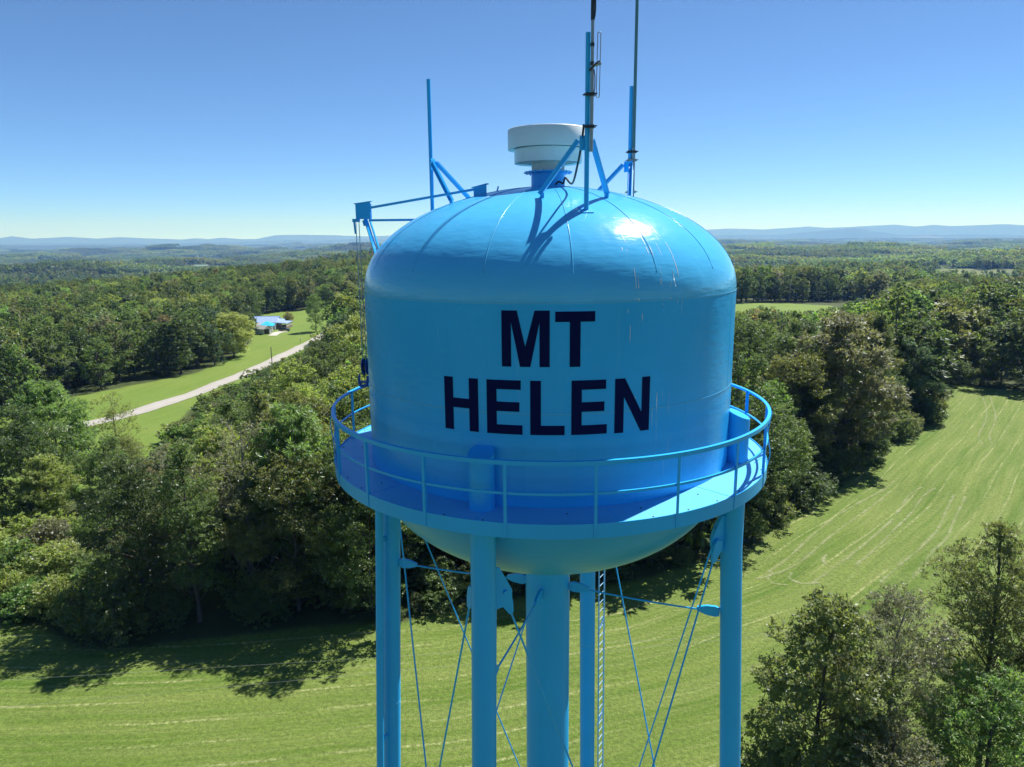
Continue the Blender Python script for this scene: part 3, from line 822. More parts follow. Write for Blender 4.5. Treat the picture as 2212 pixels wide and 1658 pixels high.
hx, hy = G(597, 711.5); hz_ = float(H(hx, hy))
house = tag(empty('house', (hx, hy, hz_), radians(4)), 'low white house with pale blue metal roof and side porch on the lawn', 'house')
MB().box((-7, 4, 1.4), (14, 8, 2.8)).build('wall', M_SIDING, house)
mb = MB()
slab_roof(mb, [(-14.5, -0.6, 2.68), (0.3, -0.6, 2.68), (0.3, 4.0, 4.9), (-14.5, 4.0, 4.9)])
slab_roof(mb, [(-14.5, 4.0, 4.9), (0.3, 4.0, 4.9), (0.3, 8.6, 2.68), (-14.5, 8.6, 2.68)])
roof = mb.build('roof', M_ROOFB, house)
for k in range(24): MB().bar((-14.2 + 0.62 * k, -0.55, 2.82), (-14.2 + 0.62 * k, 3.95, 5.0), 0.04, 0.05).build('roof_rib', M_ROOFB, roof)
MB().bar((-14.5, 4.0, 5.03), (0.3, 4.0, 5.03), 0.3, 0.05).build('ridge_cap', M_ROOFB, roof)
MB().add([(0, 0.0, 2.7), (0, 8, 2.7), (0, 4, 4.85), (-14, 0.0, 2.7), (-14, 8, 2.7), (-14, 4, 4.85)], [(0, 1, 2), (3, 5, 4)]).build('gable', M_SIDING, house)
mb = MB(); slab_roof(mb, [(0.32, -0.8, 2.55), (4.6, -0.8, 2.25), (4.6, 8.8, 2.25), (0.32, 8.8, 2.55)]); slab_roof(mb, [(0.32, -0.6, 2.75), (4.4, -0.6, 2.4), (2.6, 4, 3.7), (0.32, 4, 3.9)]); mb.build('porch_roof', M_ROOFB, house)
MB().box((2.2, 4, 0.45), (4.4, 8.4, 0.9)).build('porch_floor', M_WOODD, house)
for y in (0, 2.0, 4.0, 6.0, 8.0): MB().box((4.2, y, 1.6), (0.14, 0.14, 1.5)).build('porch_post', M_SIDING, house)
MB().box((2.1, 0.0, 1.6), (0.14, 0.14, 1.5)).build('porch_post', M_SIDING, house)
for z in (1.15, 1.5, 1.8): MB().bar((4.2, -0.1, z), (4.2, 8.1, z), 0.06, 0.08).build('porch_rail', M_SIDING, house)
for k in range(14): MB().box((4.2, 0.3 + 0.58 * k, 1.4), (0.05, 0.05, 0.8)).build('baluster', M_SIDING, house)
for x in (-2.0, -5.2, -8.6, -12): 
    w = MB().box((x, -0.02, 1.6), (1.2, 0.06, 1.1)).build('window', M_SIDING, house); MB().box((x, -0.045, 1.6), (1.0, 0.05, 0.9)).build('pane', M_GLASS, w)
MB().box((0.03, 2.2, 1.85), (0.06, 1.0, 1.9)).build('door', M_WOODD, house)
MB().box((0.03, 5.6, 1.9), (0.05, 1.6, 1.1)).build('window', M_GLASS, house)

gx, gy = G(592, 716.5)
shed = tag(empty('open_shed', (gx, gy, float(H(gx, gy))), radians(4)), 'small open shed with turquoise metal roof in front of the blue-roofed house', 'shed')
mb = MB(); slab_roof(mb, [(-5.0, -2.2, 2.9), (0.4, -2.2, 2.3), (0.4, 1.6, 2.8), (-3.2, 1.6, 4.0)]); mb.build('roof', M_ROOFT, shed)
for x, y, h in ((0.1, -2, 2.3), (0.1, 1.4, 2.7), (-1.0, -2, 2.4), (-4.6, -2, 2.8)): MB().box((x, y, h / 2), (0.22, 0.22, h)).build('post', M_SIDING, shed)
MB().box((-3.0, 0.9, 1.2), (3.6, 0.12, 2.4)).build('back_wall', M_SIDING, shed)
MB().box((-0.6, -1.7, 0.55), (0.9, 0.7, 1.1)).build('chest', M_SIDING, shed)

gx, gy = G(578, 722.5)
barn = tag(empty('gabled_shed', (gx, gy, float(H(gx, gy))), radians(-28)), 'white shed with grey tin gable roof and dark open front beside the lawn', 'shed')
mb = MB(); slab_roof(mb, [(-5.5, -2.0, 2.0), (0.5, -2.0, 2.0), (0.5, 0, 3.3), (-5.5, 0, 3.3)]); slab_roof(mb, [(-5.5, 0, 3.3), (0.5, 0, 3.3), (0.5, 2.0, 2.0), (-5.5, 2.0, 2.0)]); mb.build('roof', M_ROOFG, barn)
for y in (-1.75, 1.75): MB().box((-2.5, y, 1.0), (5.2, 0.1, 2.0)).build('wall', M_SIDING, barn)
MB().box((-5.0, 0, 1.0), (0.1, 3.4, 2.0)).build('back_wall', M_WOODD, barn)
MB().add([(0.1, -1.7, 2.05), (0.1, 1.7, 2.05), (0.1, 0, 3.2)], [(0, 1, 2)]).build('gable', M_SIDING, barn)
MB().box((0.1, 1.3, 1.0), (0.1, 0.9, 2.0)).build('front_panel', M_SIDING, barn)
gx, gy = G(570, 714)
lean = tag(empty('white_roofed_shed', (gx, gy, float(H(gx, gy))), radians(-10)), 'low shed with whitish roof between the pale tree and turquoise shed', 'shed')
mb = MB(); slab_roof(mb, [(-3, -1.6, 2.1), (2.6, -1.6, 2.1), (2.6, 0.2, 2.9), (-3, 0.2, 2.9)]); slab_roof(mb, [(-3, 0.2, 2.9), (2.6, 0.2, 2.9), (2.6, 1.8, 2.2), (-3, 1.8, 2.2)]); mb.build('roof', M_ROOFG, lean)
MB().box((-0.2, 0.1, 1.05), (5.2, 3.0, 2.1)).build('wall', M_SIDING, lean)
MB().box((2.42, 0.2, 0.95), (0.06, 1.4, 1.8)).build('door', M_WOODD, lean)

cx_, cy_ = G(615, 716)
car = tag(empty('parked_car', (cx_, cy_, float(H(cx_, cy_))), radians(3)), 'black car parked beside the house porch', 'car')
secs = [(-2.25, .55, .75), (-2.15, .45, .95), (-1.3, .42, 1.0), (1.0, .42, .98), (2.0, .45, .85), (2.25, .5, .65)]
mb = MB(); vs = []
for x, z0, z1 in secs: vs += [(x, -.86, z0), (x, .86, z0), (x, .86, z1), (x, -.86, z1)]
fs = [(0, 3, 2, 1), (20, 21, 22, 23)]
for i in range(5):
    for k in range(4): fs.append((i * 4 + k, i * 4 + (k + 1) % 4, i * 4 + 4 + (k + 1) % 4, i * 4 + 4 + k))
MB().add(vs, fs).build('body', M_CARP, car)
MB().add([(-1.9, -.8, .98), (.95, -.8, .98), (.95, .8, .98), (-1.9, .8, .98), (-1.4, -.66, 1.45), (.25, -.66, 1.47), (.25, .66, 1.47), (-1.4, .66, 1.45)], [(0, 1, 5, 4), (1, 2, 6, 5), (2, 3, 7, 6), (3, 0, 4, 7)]).build('window_band', M_GLASS, car)
MB().box((-.58, 0, 1.47), (1.62, 1.3, .04)).build('roof', M_CARP, car)
for x in (-1.4, 1.4):
    for y in (-.82, .82):
        w = MB().tube([(x, y - .1, .33), (x, y + .1, .33)], .33, 18).build('wheel', M_TYRE, car); MB().tube([(x, y - .11, .33), (x, y + .11, .33)], .19, 12).build('rim', M_GALV, w)
for y in (-.6, .6):
    MB().box((2.2, y, .68), (.1, .35, .12)).build('headlight', M_GALV, car); MB().box((-2.22, y, .8), (.06, .3, .14)).build('tail_light', simple_mat('red_lamp_lens', (0.3, 0.01, 0.01), 0.2), car)
d0 = [G(622, 717), G(606, 717.5), G(596, 721), G(588, 726)]
tag(strip_mesh('driveway', d0, 1.7, 0.05, M_CONC, 2.0, 0.15), kind='structure')

# posts by the road
px_, py_ = G(588, 789)
pole_ = tag(empty('wooden_pole', (px_, py_, float(H(px_, py_)))), 'dark bare wooden pole standing on the grass beside the road', 'pole')
MB().tube([(0, 0, -.2), (0.02, 0, 5.3)], [0.14, 0.11], 10).build('shaft', M_WOODD, pole_)
MB().box((0, 0, 5.32), (0.26, 0.26, 0.05)).build('top_plate', M_GALV, pole_)
px_, py_ = G(649, 741.5)
mailb = tag(empty('mailbox', (px_, py_, float(H(px_, py_)))), 'mailbox on a thin post at the roadside near the lawn', 'mailbox')
MB().box((0, 0, .55), (.1, .1, 1.1)).build('post', M_WOODD, mailb)
MB().box((0, 0, 1.2), (.22, .5, .16)).lathe([(0.11, -.25), (0.11, .25)], 12, (0, 0, 1.2)).build('letter_box', M_GALV, mailb)

# far farm buildings
def gable_building(name, loc, rz, L, W, hw, hr, mw, mr, label, cat):
    o = tag(empty(name, loc, rz), label, cat)
    MB().box((0, 0, hw / 2), (L, W, hw)).build('wall', mw, o)
    MB().add([(s * L / 2, -W / 2, hw) for s in (-1, 1)] + [(s * L / 2, W / 2, hw) for s in (-1, 1)] + [(s * L / 2, 0, hr) for s in (-1, 1)], [(0, 2, 4), (1, 5, 3)]).build('gable', mw, o)
    mb = MB(); e = 0.5
    slab_roof(mb, [(-L / 2 - e, -W / 2 - e, hw - .1), (L / 2 + e, -W / 2 - e, hw - .1), (L / 2 + e, 0, hr), (-L / 2 - e, 0, hr)], .15)
    slab_roof(mb, [(-L / 2 - e, 0, hr), (L / 2 + e, 0, hr), (L / 2 + e, W / 2 + e, hw - .1), (-L / 2 - e, W / 2 + e, hw - .1)], .15)
    mb.build('roof', mr, o)
    for k in range(3): MB().box((-L / 3 + k * L / 3, -W / 2 - .03, hw * .5), (L * .1, .08, hw * .4)).build('window', M_GLASS, o)
    return o
M_ROOFGR = simple_mat('pale_green_barn_roof', (0.20, 0.29, 0.24), 0.5, var=0.1)
bx, by = G(424, 556); gable_building('farmhouse', (bx, by, float(H(bx, by)) - .2), radians(8), 26, 12, 5, 9, M_SIDING, M_SIDING, 'tiny white farmhouse on the far hill pasture', 'house')
bx, by = G(436, 583); gable_building('barn', (bx, by, float(H(bx, by)) - .2), radians(4), 34, 12, 9, 12.5, M_WOODD, M_ROOFGR, 'long far barn with pale green roof rising above the forest', 'barn')

# ------------------------------------------------------------------ trees
def leaf_mat(name, trans=0.55, gloss=0.022, instanced=False):
    m, nt, out = new_mat(name)
    oi = nd(nt, 'ShaderNodeObjectInfo'); src = oi.outputs['Color']
    if instanced:
        at = nd(nt, 'ShaderNodeAttribute'); at.attribute_type = 'INSTANCER'; at.attribute_name = 'tint'; src = at.outputs['Color']
    geo = nd(nt, 'ShaderNodeNewGeometry')
    hsv = nd(nt, 'ShaderNodeHueSaturation')
    isl = geo.outputs['Random Per Island']
    nt.links.new(src, hsv.inputs['Color'])
    nt.links.new(mth(nt, 'ADD', mth(nt, 'ADD', 0.475, mth(nt, 'MULTIPLY', isl, 0.026)), mth(nt, 'MULTIPLY', oi.outputs['Random'], 0.016)), hsv.inputs['Hue'])
    nt.links.new(mth(nt, 'ADD', 0.68, mth(nt, 'MULTIPLY', isl, 0.3)), hsv.inputs['Saturation'])
    nt.links.new(mth(nt, 'ADD', 0.64, mth(nt, 'ADD', mth(nt, 'MULTIPLY', isl, 0.5), mth(nt, 'MULTIPLY', oi.outputs['Random'], 0.25))), hsv.inputs['Value'])
    d = nd(nt, 'ShaderNodeBsdfDiffuse'); t = nd(nt, 'ShaderNodeBsdfTranslucent'); g = nd(nt, 'ShaderNodeBsdfGlossy')
    nt.links.new(hsv.outputs[0], d.inputs[0])
    yel = mixc(nt, 1.0, hsv.outputs[0], (1.7, 1.7, 0.75), 'MULTIPLY')
    nt.links.new(yel, t.inputs[0])
    g.inputs['Roughness'].default_value = 0.42; g.inputs['Color'].default_value = (0.9, 0.95, 1, 1)
    mx = nd(nt, 'ShaderNodeMixShader'); mx.inputs[0].default_value = trans
    nt.links.new(d.outputs[0], mx.inputs[1]); nt.links.new(t.outputs[0], mx.inputs[2])
    m2 = nd(nt, 'ShaderNodeMixShader'); m2.inputs[0].default_value = gloss
    nt.links.new(mx.outputs[0], m2.inputs[1]); nt.links.new(g.outputs[0], m2.inputs[2])
    nt.links.new(m2.outputs[0], out.inputs[0])
    return m
M_LEAF = leaf_mat('leaf_green')
M_LEAF_F = leaf_mat('forest_leaf_green', instanced=True)
M_BARK = simple_mat('bark', (0.075, 0.062, 0.05), 0.9, var=0.5, scale=5, bmp=0.5)
M_BARKG = simple_mat('pale_grey_bark', (0.22, 0.205, 0.19), 0.9, var=0.4, scale=5, bmp=0.4)

def cards(P, A, N, L, Wd, fold=0.12):
    """leaf sprays: 4-corner blades at P, pointing along A, facing N"""
    A = A / (np.linalg.norm(A, axis=1)[:, None] + 1e-9)
    Sd = np.cross(A, N); Sd /= (np.linalg.norm(Sd, axis=1)[:, None] + 1e-9)
    Nn = np.cross(Sd, A)
    L = L[:, None]; Wd = Wd[:, None]
    v0 = P; v1 = P + A * L * 0.45 + Sd * Wd * 0.5 - Nn * L * fold; v2 = P + A * L; v3 = P + A * L * 0.45 - Sd * Wd * 0.5 - Nn * L * fold
    V = np.stack([v0, v1, v2, v3], 1).reshape(-1, 3)
    F = np.arange(len(V)).reshape(-1, 4)
    return V, F

def rand_dirs(r, n):
    v = r.normal(size=(n, 3)); return v / np.linalg.norm(v, axis=1)[:, None]

def make_tree(seed, h, rad, crown0=0.22, nlobe=34, nleaf=9000, leaf=0.3, aspect=0.55, lobe=0.30, shape='round', droop=0.0, twigs=2, bark=None, density=1.0, trunk_r=None, lean=0.018, hollow=0.6, limb=0.34):
    """returns (trunk mesh, crown mesh) for a tree h high; the crown is many leafy sprays carried by limbs"""
    r = np.random.default_rng(seed)
    zc0 = h * crown0; ch = h - zc0
    trunk_r = trunk_r or h * 0.0105 + 0.02
    lobes = []
    k = 0
    off = r.uniform(0, 6.28)
    while len(lobes) < nlobe:
        k += 1
        u = (k * 0.7548777 + r.uniform(-.06, .06)) % 1.0
        az = 2 * pi * (k * 0.5698403) + off + r.uniform(-.5, .5)
        t = u ** 0.8                          # height fraction in the crown
        if shape == 'round': w = sqrt(max(0.0, 1 - (2 * t - 0.9) ** 2 / 1.3)) if t < 0.95 else 0.35
        elif shape == 'vase': w = 0.45 + 0.65 * t if t < 0.75 else max(0.15, 1.6 * (1.0 - t) + 0.5)
        elif shape == 'cone': w = (1 - t) ** 0.8 * 1.0 + 0.05
        elif shape == 'column': w = (0.62 + 0.3 * sin(pi * t)) * (1 if t < .8 else (1.05 - t) * 3.2 + .2)
        else: w = 1.0 - 0.5 * t
        w *= 1 + 0.22 * sin(2 * az + seed) + 0.14 * sin(3 * az + 2 * seed + 4 * t)
        rr = rad * w * (hollow + (1 - hollow) * sqrt(r.uniform()))
        R = rad * lobe * r.uniform(0.65, 1.25) * (0.75 if t > 0.85 else 1)
        rr = max(0.0, rr - R * 0.55)
        c = np.array([rr * cos(az), rr * sin(az), zc0 + 0.06 * ch + t * (ch * 0.94) - R * 0.6 * (t > .5) - droop * rr * 0.4])
        lobes.append((c, R, t))
    lx, ly = r.normal(0, lean, 2) * h
    def axis(z): f = z / h; return np.array([lx * f * f, ly * f * f, z])
    # --- wood
    mb = MB()
    zs = np.linspace(-0.4, h * (0.93 if shape != 'vase' else 0.6), 8)
    mb.tube([axis(z) + np.array([*r.normal(0, 0.005 * h * (i > 1), 2), 0]) for i, z in enumerate(zs)], [trunk_r * (1.25 if i == 0 else (1 - 0.85 * i / 7)) + 0.012 for i in range(8)], 8, False)
    for c, R, t in lobes:
        zb = max(zc0 * 0.75, c[2] - (0.55 if shape != 'cone' else 0.05) * np.hypot(c[0], c[1]) - 0.08 * h)
        if shape == 'vase': zb = min(zb, h * 0.5)
        b = axis(zb); e = c + axis(c[2]) * np.array([1, 1, 0]); m = b * 0.45 + e * 0.55 + np.array([0, 0, -0.06 * np.linalg.norm(e - b)])
        r0 = trunk_r * limb * (1 - 0.55 * zb / h)
        mb.tube([b, m, e], [r0, r0 * 0.6, 0.014], 5, False)
        for q in range(twigs):
            dvec = rand_dirs(r, 1)[0]; dvec[2] = abs(dvec[2]) * 0.7
            mb.tube([m * .4 + e * .6, e + dvec * R * 0.9], [r0 * 0.35, 0.007], 4, False)
    me_t = bpy.data.meshes.new('trunk'); me_t.from_pydata(mb.v, [], mb.f); me_t.polygons.foreach_set('use_smooth', np.array(mb.sm, bool)); me_t.materials.append(bark or M_BARK)
    # --- leaves
    wts = np.array([R ** 2 for _, R, _ in lobes]); wts /= wts.sum()
    cnt = r.multinomial(int(nleaf * density), wts)
    Ps, As, Ns, Ls = [], [], [], []
    for (c, R, t), n in zip(lobes, cnt):
        if n == 0: continue
        # each lobe is a handful of sprays, each spray a tuft of leaves: clumps with gaps between
        ns = max(4, int(n / 14)); sd = rand_dirs(r, ns); sd[:, 2] = sd[:, 2] * 0.75 + 0.12
        sp = c + axis(c[2]) * np.array([1, 1, 0]) + sd * R * (r.uniform(0.35, 1.08, ns) ** 0.6)[:, None] * np.array([1, 1, 0.8])
        idx = r.integers(0, ns, n)
        o = rand_dirs(r, n) * (R * 0.24 * r.uniform(0.15, 1.0, n))[:, None]; o[:, 2] *= 0.55
        P = sp[idx] + o
        outw = sd[idx] * 0.7 + rand_dirs(r, n) * 0.75
        A = outw + np.array([0, 0, -0.25 - droop]); N = np.array([0, 0, 1.0]) + rand_dirs(r, n) * 0.75 + sd[idx] * 0.35
        Ps.append(P); As.append(A); Ns.append(N); Ls.append(leaf * r.uniform(0.6, 1.3, n))
    P = np.concatenate(Ps); A = np.concatenate(As); N = np.concatenate(Ns); L = np.concatenate(Ls)
    V, F = cards(P, A, N, L, L * aspect)
    # settle to exact height
    V[:, 2] *= 1.0
    me_c = mesh_np('crown', V, F); me_c.materials.append(M_LEAF)
    return me_t, me_c

# colour palette (base leaf colour, words)
PAL = {'pale': ((0.290, 0.340, 0.078), 'pale yellow-green'), 'dark': ((0.073, 0.124, 0.036), 'dark green'), 'mid': ((0.110, 0.176, 0.044), 'mid-green'), 'olive': ((0.150, 0.182, 0.052), 'olive'),
       'lime': ((0.229, 0.299, 0.057), 'yellow-green'), 'fresh': ((0.136, 0.251, 0.048), 'fresh green'), 'grey': ((0.168, 0.182, 0.105), 'greyish'),
       'rust': ((0.193, 0.159, 0.081), 'brownish'), 'blue': ((0.069, 0.134, 0.068), 'bluish green')}
KIND = {}   # name -> (list of near variants, list of mid variants, word, unit height)
def kind(name, word, h, variants, **kw):
    near, mid, far = [], [], []
    for s in range(variants):
        sd = abs(hash_(name)) % 1000 + s * 17
        near.append(make_tree(sd, h, **kw))
        kw2 = dict(kw); kw2['nleaf'] = int(kw['nleaf'] * 0.2); kw2['leaf'] = kw['leaf'] * 2.2; kw2['twigs'] = 0; kw2['nlobe'] = int(kw['nlobe'] * 0.8)
        mid.append(make_tree(sd, h, **kw2))
        kw3 = dict(kw); kw3['nleaf'] = int(kw['nleaf'] * 0.03); kw3['leaf'] = kw['leaf'] * 5.4; kw3['twigs'] = 0; kw3['nlobe'] = int(kw['nlobe'] * 0.5); kw3['aspect'] = min(.9, kw.get('aspect', .55) * 1.3)
        far.append(make_tree(sd, h, **kw3))
    KIND[name] = (near, mid, far, word, h)
def hash_(s): 
    v = 7
    for ch in s: v = (v * 31 + ord(ch)) % 100003
    return v
kind('oak', 'broad', 17, 3, rad=5.4, crown0=0.05, nlobe=52, nleaf=42000, leaf=0.195, aspect=0.62, lobe=0.30)
kind('maple', 'rounded', 15, 2, rad=4.6, crown0=0.04, nlobe=44, nleaf=34000, leaf=0.19, aspect=0.6, lobe=0.33)
kind('walnut', 'feathery', 16, 2, rad=5.2, crown0=0.08, nlobe=46, nleaf=27000, leaf=0.42, aspect=0.25, lobe=0.29, droop=0.22, shape='round', hollow=0.45)
kind('poplar', 'tall narrow', 20, 2, rad=3.6, crown0=0.06, nlobe=52, nleaf=34000, leaf=0.19, aspect=0.6, lobe=0.36, shape='column')
kind('thin', 'thin-crowned', 17, 2, rad=4.6, crown0=0.12, nlobe=54, nleaf=14000, leaf=0.19, aspect=0.5, lobe=0.25, twigs=4, bark=M_BARKG, hollow=0.4, limb=0.26)
kind('pine', 'pointed', 18, 1, rad=3.6, crown0=0.05, nlobe=60, nleaf=18000, leaf=0.36, aspect=0.2, lobe=0.27, shape='cone', droop=0.2)
kind('shrub', 'low bushy', 4, 2, rad=2.3, crown0=-0.06, nlobe=30, nleaf=9000, leaf=0.2, aspect=0.45, lobe=0.40, trunk_r=0.04, shape='round')

def place_tree(kn, var, loc, height, col, label, group=None, lod='near', rz=None, name=None, wide=1.0, cat='tree'):
    near, mid, far, word, h0 = KIND[kn]
    mt, mc = (near if lod == 'near' else mid)[var % len(near)]
    nm = name or ('shrub' if kn == 'shrub' else 'pine_tree' if kn == 'pine' else 'tree')
    root = empty(nm, loc, random.uniform(0, 6.28) if rz is None else rz)
    s = height / h0
    for me, pn in ((mt, 'trunk' if kn != 'shrub' else 'stem'), (mc, 'crown')):
        o = bpy.data.objects.new(pn, me); COL.objects.link(o); o.parent = root; o.scale = (s * wide, s * wide, s)
        if pn == 'crown': o.color = (*PAL[col][0], 1)
    tag(root, label, cat, group)
    return root

# ---- where trees stand
def limit_profile(knots):
    xs, ys = zip(*knots)
    return lambda x: float(np.interp(x, xs, ys))
# the highest that near trees may reach in the photograph (the road, lawn and hayfield stay in view above them)
LIM = limit_profile([(-400, 850), (0, 880), (60, 840), (190, 835), (235, 905), (275, 960), (300, 1030), (340, 1010), (370, 965), (400, 915), (440, 878), (480, 855), (530, 822), (560, 800), (600, 785), (650, 760), (684, 742), (702, 730), (714, 704), (724, 655), (740, 608), (790, 590),
                     (900, 560), (1560, 668), (1585, 674), (1640, 660), (1680, 668), (1720, 672), (1770, 670), (1810, 660), (1850, 648), (1900, 640), (1940, 612), (2000, 600), (2600, 600)])
cands = []      # x, y, kind, var, height, col, zone, lod, label-bits
def jitter_grid(x0, x1, y0, y1, step, jit=0.42):
    for ix in np.arange(x0, x1, step):
        for iy in np.arange(y0, y1, step):
            yield ix + random.uniform(-jit, jit) * step, iy + random.uniform(-jit, jit) * step
def pick(ws):
    ks = list(ws); return random.choices(ks, [ws[k] for k in ks])[0]
MIX_K = {'oak': 34, 'maple': 20, 'walnut': 15, 'poplar': 14, 'thin': 9, 'pine': 3}
MIX_C = {'dark': 24, 'mid': 30, 'olive': 20, 'fresh': 10, 'lime': 6, 'grey': 6, 'rust': 1.5, 'blue': 6}
MIX_L = {'dark': 15, 'mid': 24, 'olive': 20, 'fresh': 22, 'lime': 22, 'grey': 8, 'rust': 2, 'blue': 3}
LFIT = lambda x, y, z, h: to_px((x, y, z + h))
SPECIAL = []
def clear_of_special(x, y, d=4.0): return all(hypot(x - a, y - b) > max(d, dd) for a, b, dd in SPECIAL)

def special(kn, var, x, y, h, col, label, r=4.0, **kw):
    z = float(H(x, y)) - 0.1
    SPECIAL.append((x, y, r))
    return place_tree(kn, var, (x, y, z), h, col, label, lod=kw.pop('lod', 'near'), **kw)

# individually recognisable trees of the photograph
sx, sy = G(506, 772); special('walnut', 0, sx, sy, 15.0, 'pale', 'big pale yellow-green tree beside the blue-roofed house and lawn', 8, wide=1.35, lod='near')
sx, sy = G(683, 717); special('oak', 1, sx, sy, 15.5, 'fresh', 'lone leafy tree with dark shaded side on the lawn past the black car', 6, wide=0.85)
sx, sy = G(623, 697); special('shrub', 0, sx, sy, 5.0, 'rust', 'small brownish tree on the lawn behind the blue-roofed house', 3, name='tree', wide=0.8)
special('thin', 0, -61, 77.3, 14.0, 'lime', 'sparse yellowish tree with bare forked limbs beside the grey road', 5)
special('walnut', 1, -64, 69, 17.0, 'fresh', 'large light green feathery tree below the bend of the road', 6, wide=1.1)
special('walnut', 0, -70, 62, 16.0, 'fresh', 'spreading green tree at the far left edge beside the large feathery one', 5)
special('maple', 0, -53.5, 63, 11.5, 'mid', 'rounded green tree standing just below the sparse yellowish one', 4)
special('walnut', 1, -57.5, 58, 10.5, 'lime', 'low yellow-green tree behind the bright thicket', 4)
special('oak', 0, -16.5, 43.5, 18.5, 'mid', 'tall broad tree at the field edge whose crown meets the walkway rim', 4)
special('oak', 2, -23.2, 43.0, 16.0, 'olive', 'dark broad tree at the field edge throwing the largest shadow', 4)
special('maple', 1, -37.5, 42.5, 15.5, 'dark', 'rounded dark tree at the field edge right beside the bright thicket', 4)
special('poplar', 0, -31.5, 40.6, 17.0, 'mid', 'upright green tree at the field edge between thicket and half-bare tree', 3.5)
special('thin', 1, -28.5, 45.5, 18.0, 'grey', 'half-bare tree with pale trunk in front row of the dark wood', 4)
special('thin', 0, -36, 47.5, 15.5, 'grey', 'greyish thinning tree rising from the dark wood near the bushes', 4)
special('walnut', 1, -24, 48, 19.0, 'fresh', 'bright green feathery tree in front row just left of the walkway', 5)
# trees in front at the lower right corner
def big_tree(name, seed, x, y, h, col, label, **kw):
    mt, mc = make_tree(seed, h, **kw); z = float(H(x, y)) - 0.1
    SPECIAL.append((x, y, 3))
    root = empty(name, (x, y, z))
    o = link_mesh('trunk', mt, None, root); o2 = link_mesh('crown', mc, None, root); o2.color = (*PAL[col][0], 1)
    return tag(root, label, 'tree')
big_tree('oak_tree', 301, 14.9, 19.0, 15.3, 'olive', 'olive broad-leaved oak with clustered leaves right beside the tower leg', rad=4.6, crown0=0.0, nlobe=90, nleaf=46000, leaf=0.20, aspect=0.55, lobe=0.25, hollow=0.3, twigs=3, limb=0.26)
big_tree('tree', 302, 19.6, 20.5, 15.0, 'grey', 'thin grey-twigged tree between the oak and the tall corner tree', rad=4.6, crown0=0.05, nlobe=130, nleaf=38000, leaf=0.14, aspect=0.42, lobe=0.22, hollow=0.25, twigs=7, bark=M_BARKG, limb=0.18, trunk_r=0.14)
big_tree('tree', 303, 26.3, 22.5, 17.9, 'olive', 'tallest tree at the lower right corner with dark visible trunk', rad=3.9, crown0=0.2, nlobe=100, nleaf=44000, leaf=0.16, aspect=0.42, lobe=0.27, shape='column', hollow=0.25, twigs=4, limb=0.25, trunk_r=0.19)
big_tree('tree', 304, 31.2, 22.0, 16.4, 'mid', 'leafy tree cut by the right frame edge beside the tallest corner tree', rad=4.6, crown0=0.0, nlobe=80, nleaf=42000, leaf=0.18, aspect=0.45, lobe=0.27, hollow=0.3, limb=0.25)
big_tree('tree', 305, 23.4, 17.5, 12.0, 'fresh', 'lower pale green tree at the bottom right in front of the others', rad=4.6, crown0=0.0, nlobe=80, nleaf=40000, leaf=0.17, aspect=0.4, lobe=0.26, hollow=0.3, twigs=3, limb=0.25)
big_tree('tree', 306, 12.0, 16.6, 8.0, 'olive', 'small olive tree at the bottom edge beside the right tower leg', rad=2.8, crown0=0.0, nlobe=50, nleaf=20000, leaf=0.17, aspect=0.5, lobe=0.3, hollow=0.3, twigs=3, limb=0.25)
big_tree('tree', 307, 17.4, 15.6, 10.0, 'grey', 'scrubby grey-green tree low at the bottom below the grey-twigged tree', rad=4.2, crown0=0.0, nlobe=80, nleaf=34000, leaf=0.15, aspect=0.5, lobe=0.26, hollow=0.3, twigs=5, limb=0.2)

# shrubs: pale bank of bushes at the far left, undergrowth along the wood edge
bush_cols = ['lime', 'fresh', 'lime', 'grey', 'fresh', 'lime', 'mid', 'fresh', 'lime', 'grey', 'fresh', 'lime', 'fresh', 'mid', 'lime', 'fresh', 'grey', 'lime', 'fresh', 'lime']
bspots = [(-51, 42.5, 4.2), (-48, 41.5, 3.4), (-45, 41.5, 3.8), (-42.5, 40.0, 2.8), (-53, 46, 5.2), (-49, 46, 5.0), (-46, 45.5, 4.6), (-55.5, 43, 4.0), (-57, 48, 5.6), (-52, 50, 5.8), (-43, 44, 4.6), (-40.5, 38.6, 2.2), (-58, 44.5, 3.6), (-61, 47, 4.8), (-56, 53, 5.4), (-50, 55, 5.0), (-45, 51, 5.2), (-62, 53, 6.0), (-44, 57, 5.5), (-65, 49, 5.0)]
order = sorted(range(len(bspots)), key=lambda i: to_px((*bspots[i][:2], 2))[0])
_U = 'zeroth first second third fourth fifth sixth seventh eighth ninth tenth eleventh twelfth thirteenth fourteenth fifteenth sixteenth seventeenth eighteenth nineteenth'.split()
def ordinal(n):
    if n < 20: return _U[n]
    t, u = divmod(n, 10); tens = {2: 'twent', 3: 'thirt', 4: 'fort', 5: 'fift', 6: 'sixt', 7: 'sevent', 8: 'eight', 9: 'ninet'}[t]
    return tens + 'ieth' if u == 0 else tens + 'y-' + _U[u]
cw = {'lime': 'pale yellow-green', 'fresh': 'light green', 'grey': 'grey-green', 'mid': 'green'}
for n_, i in enumerate(order):
    x, y, h = bspots[i]; SPECIAL.append((x, y, 2.2))
    place_tree('shrub', i, (x, y, float(H(x, y)) - 0.1), h, bush_cols[i], f'{cw[bush_cols[i]]} bush, {ordinal(n_ + 1)} from the left in the bright thicket beside the field', 'bright thicket bushes', wide=1.0 + 0.2 * (i % 3), cat='bush')

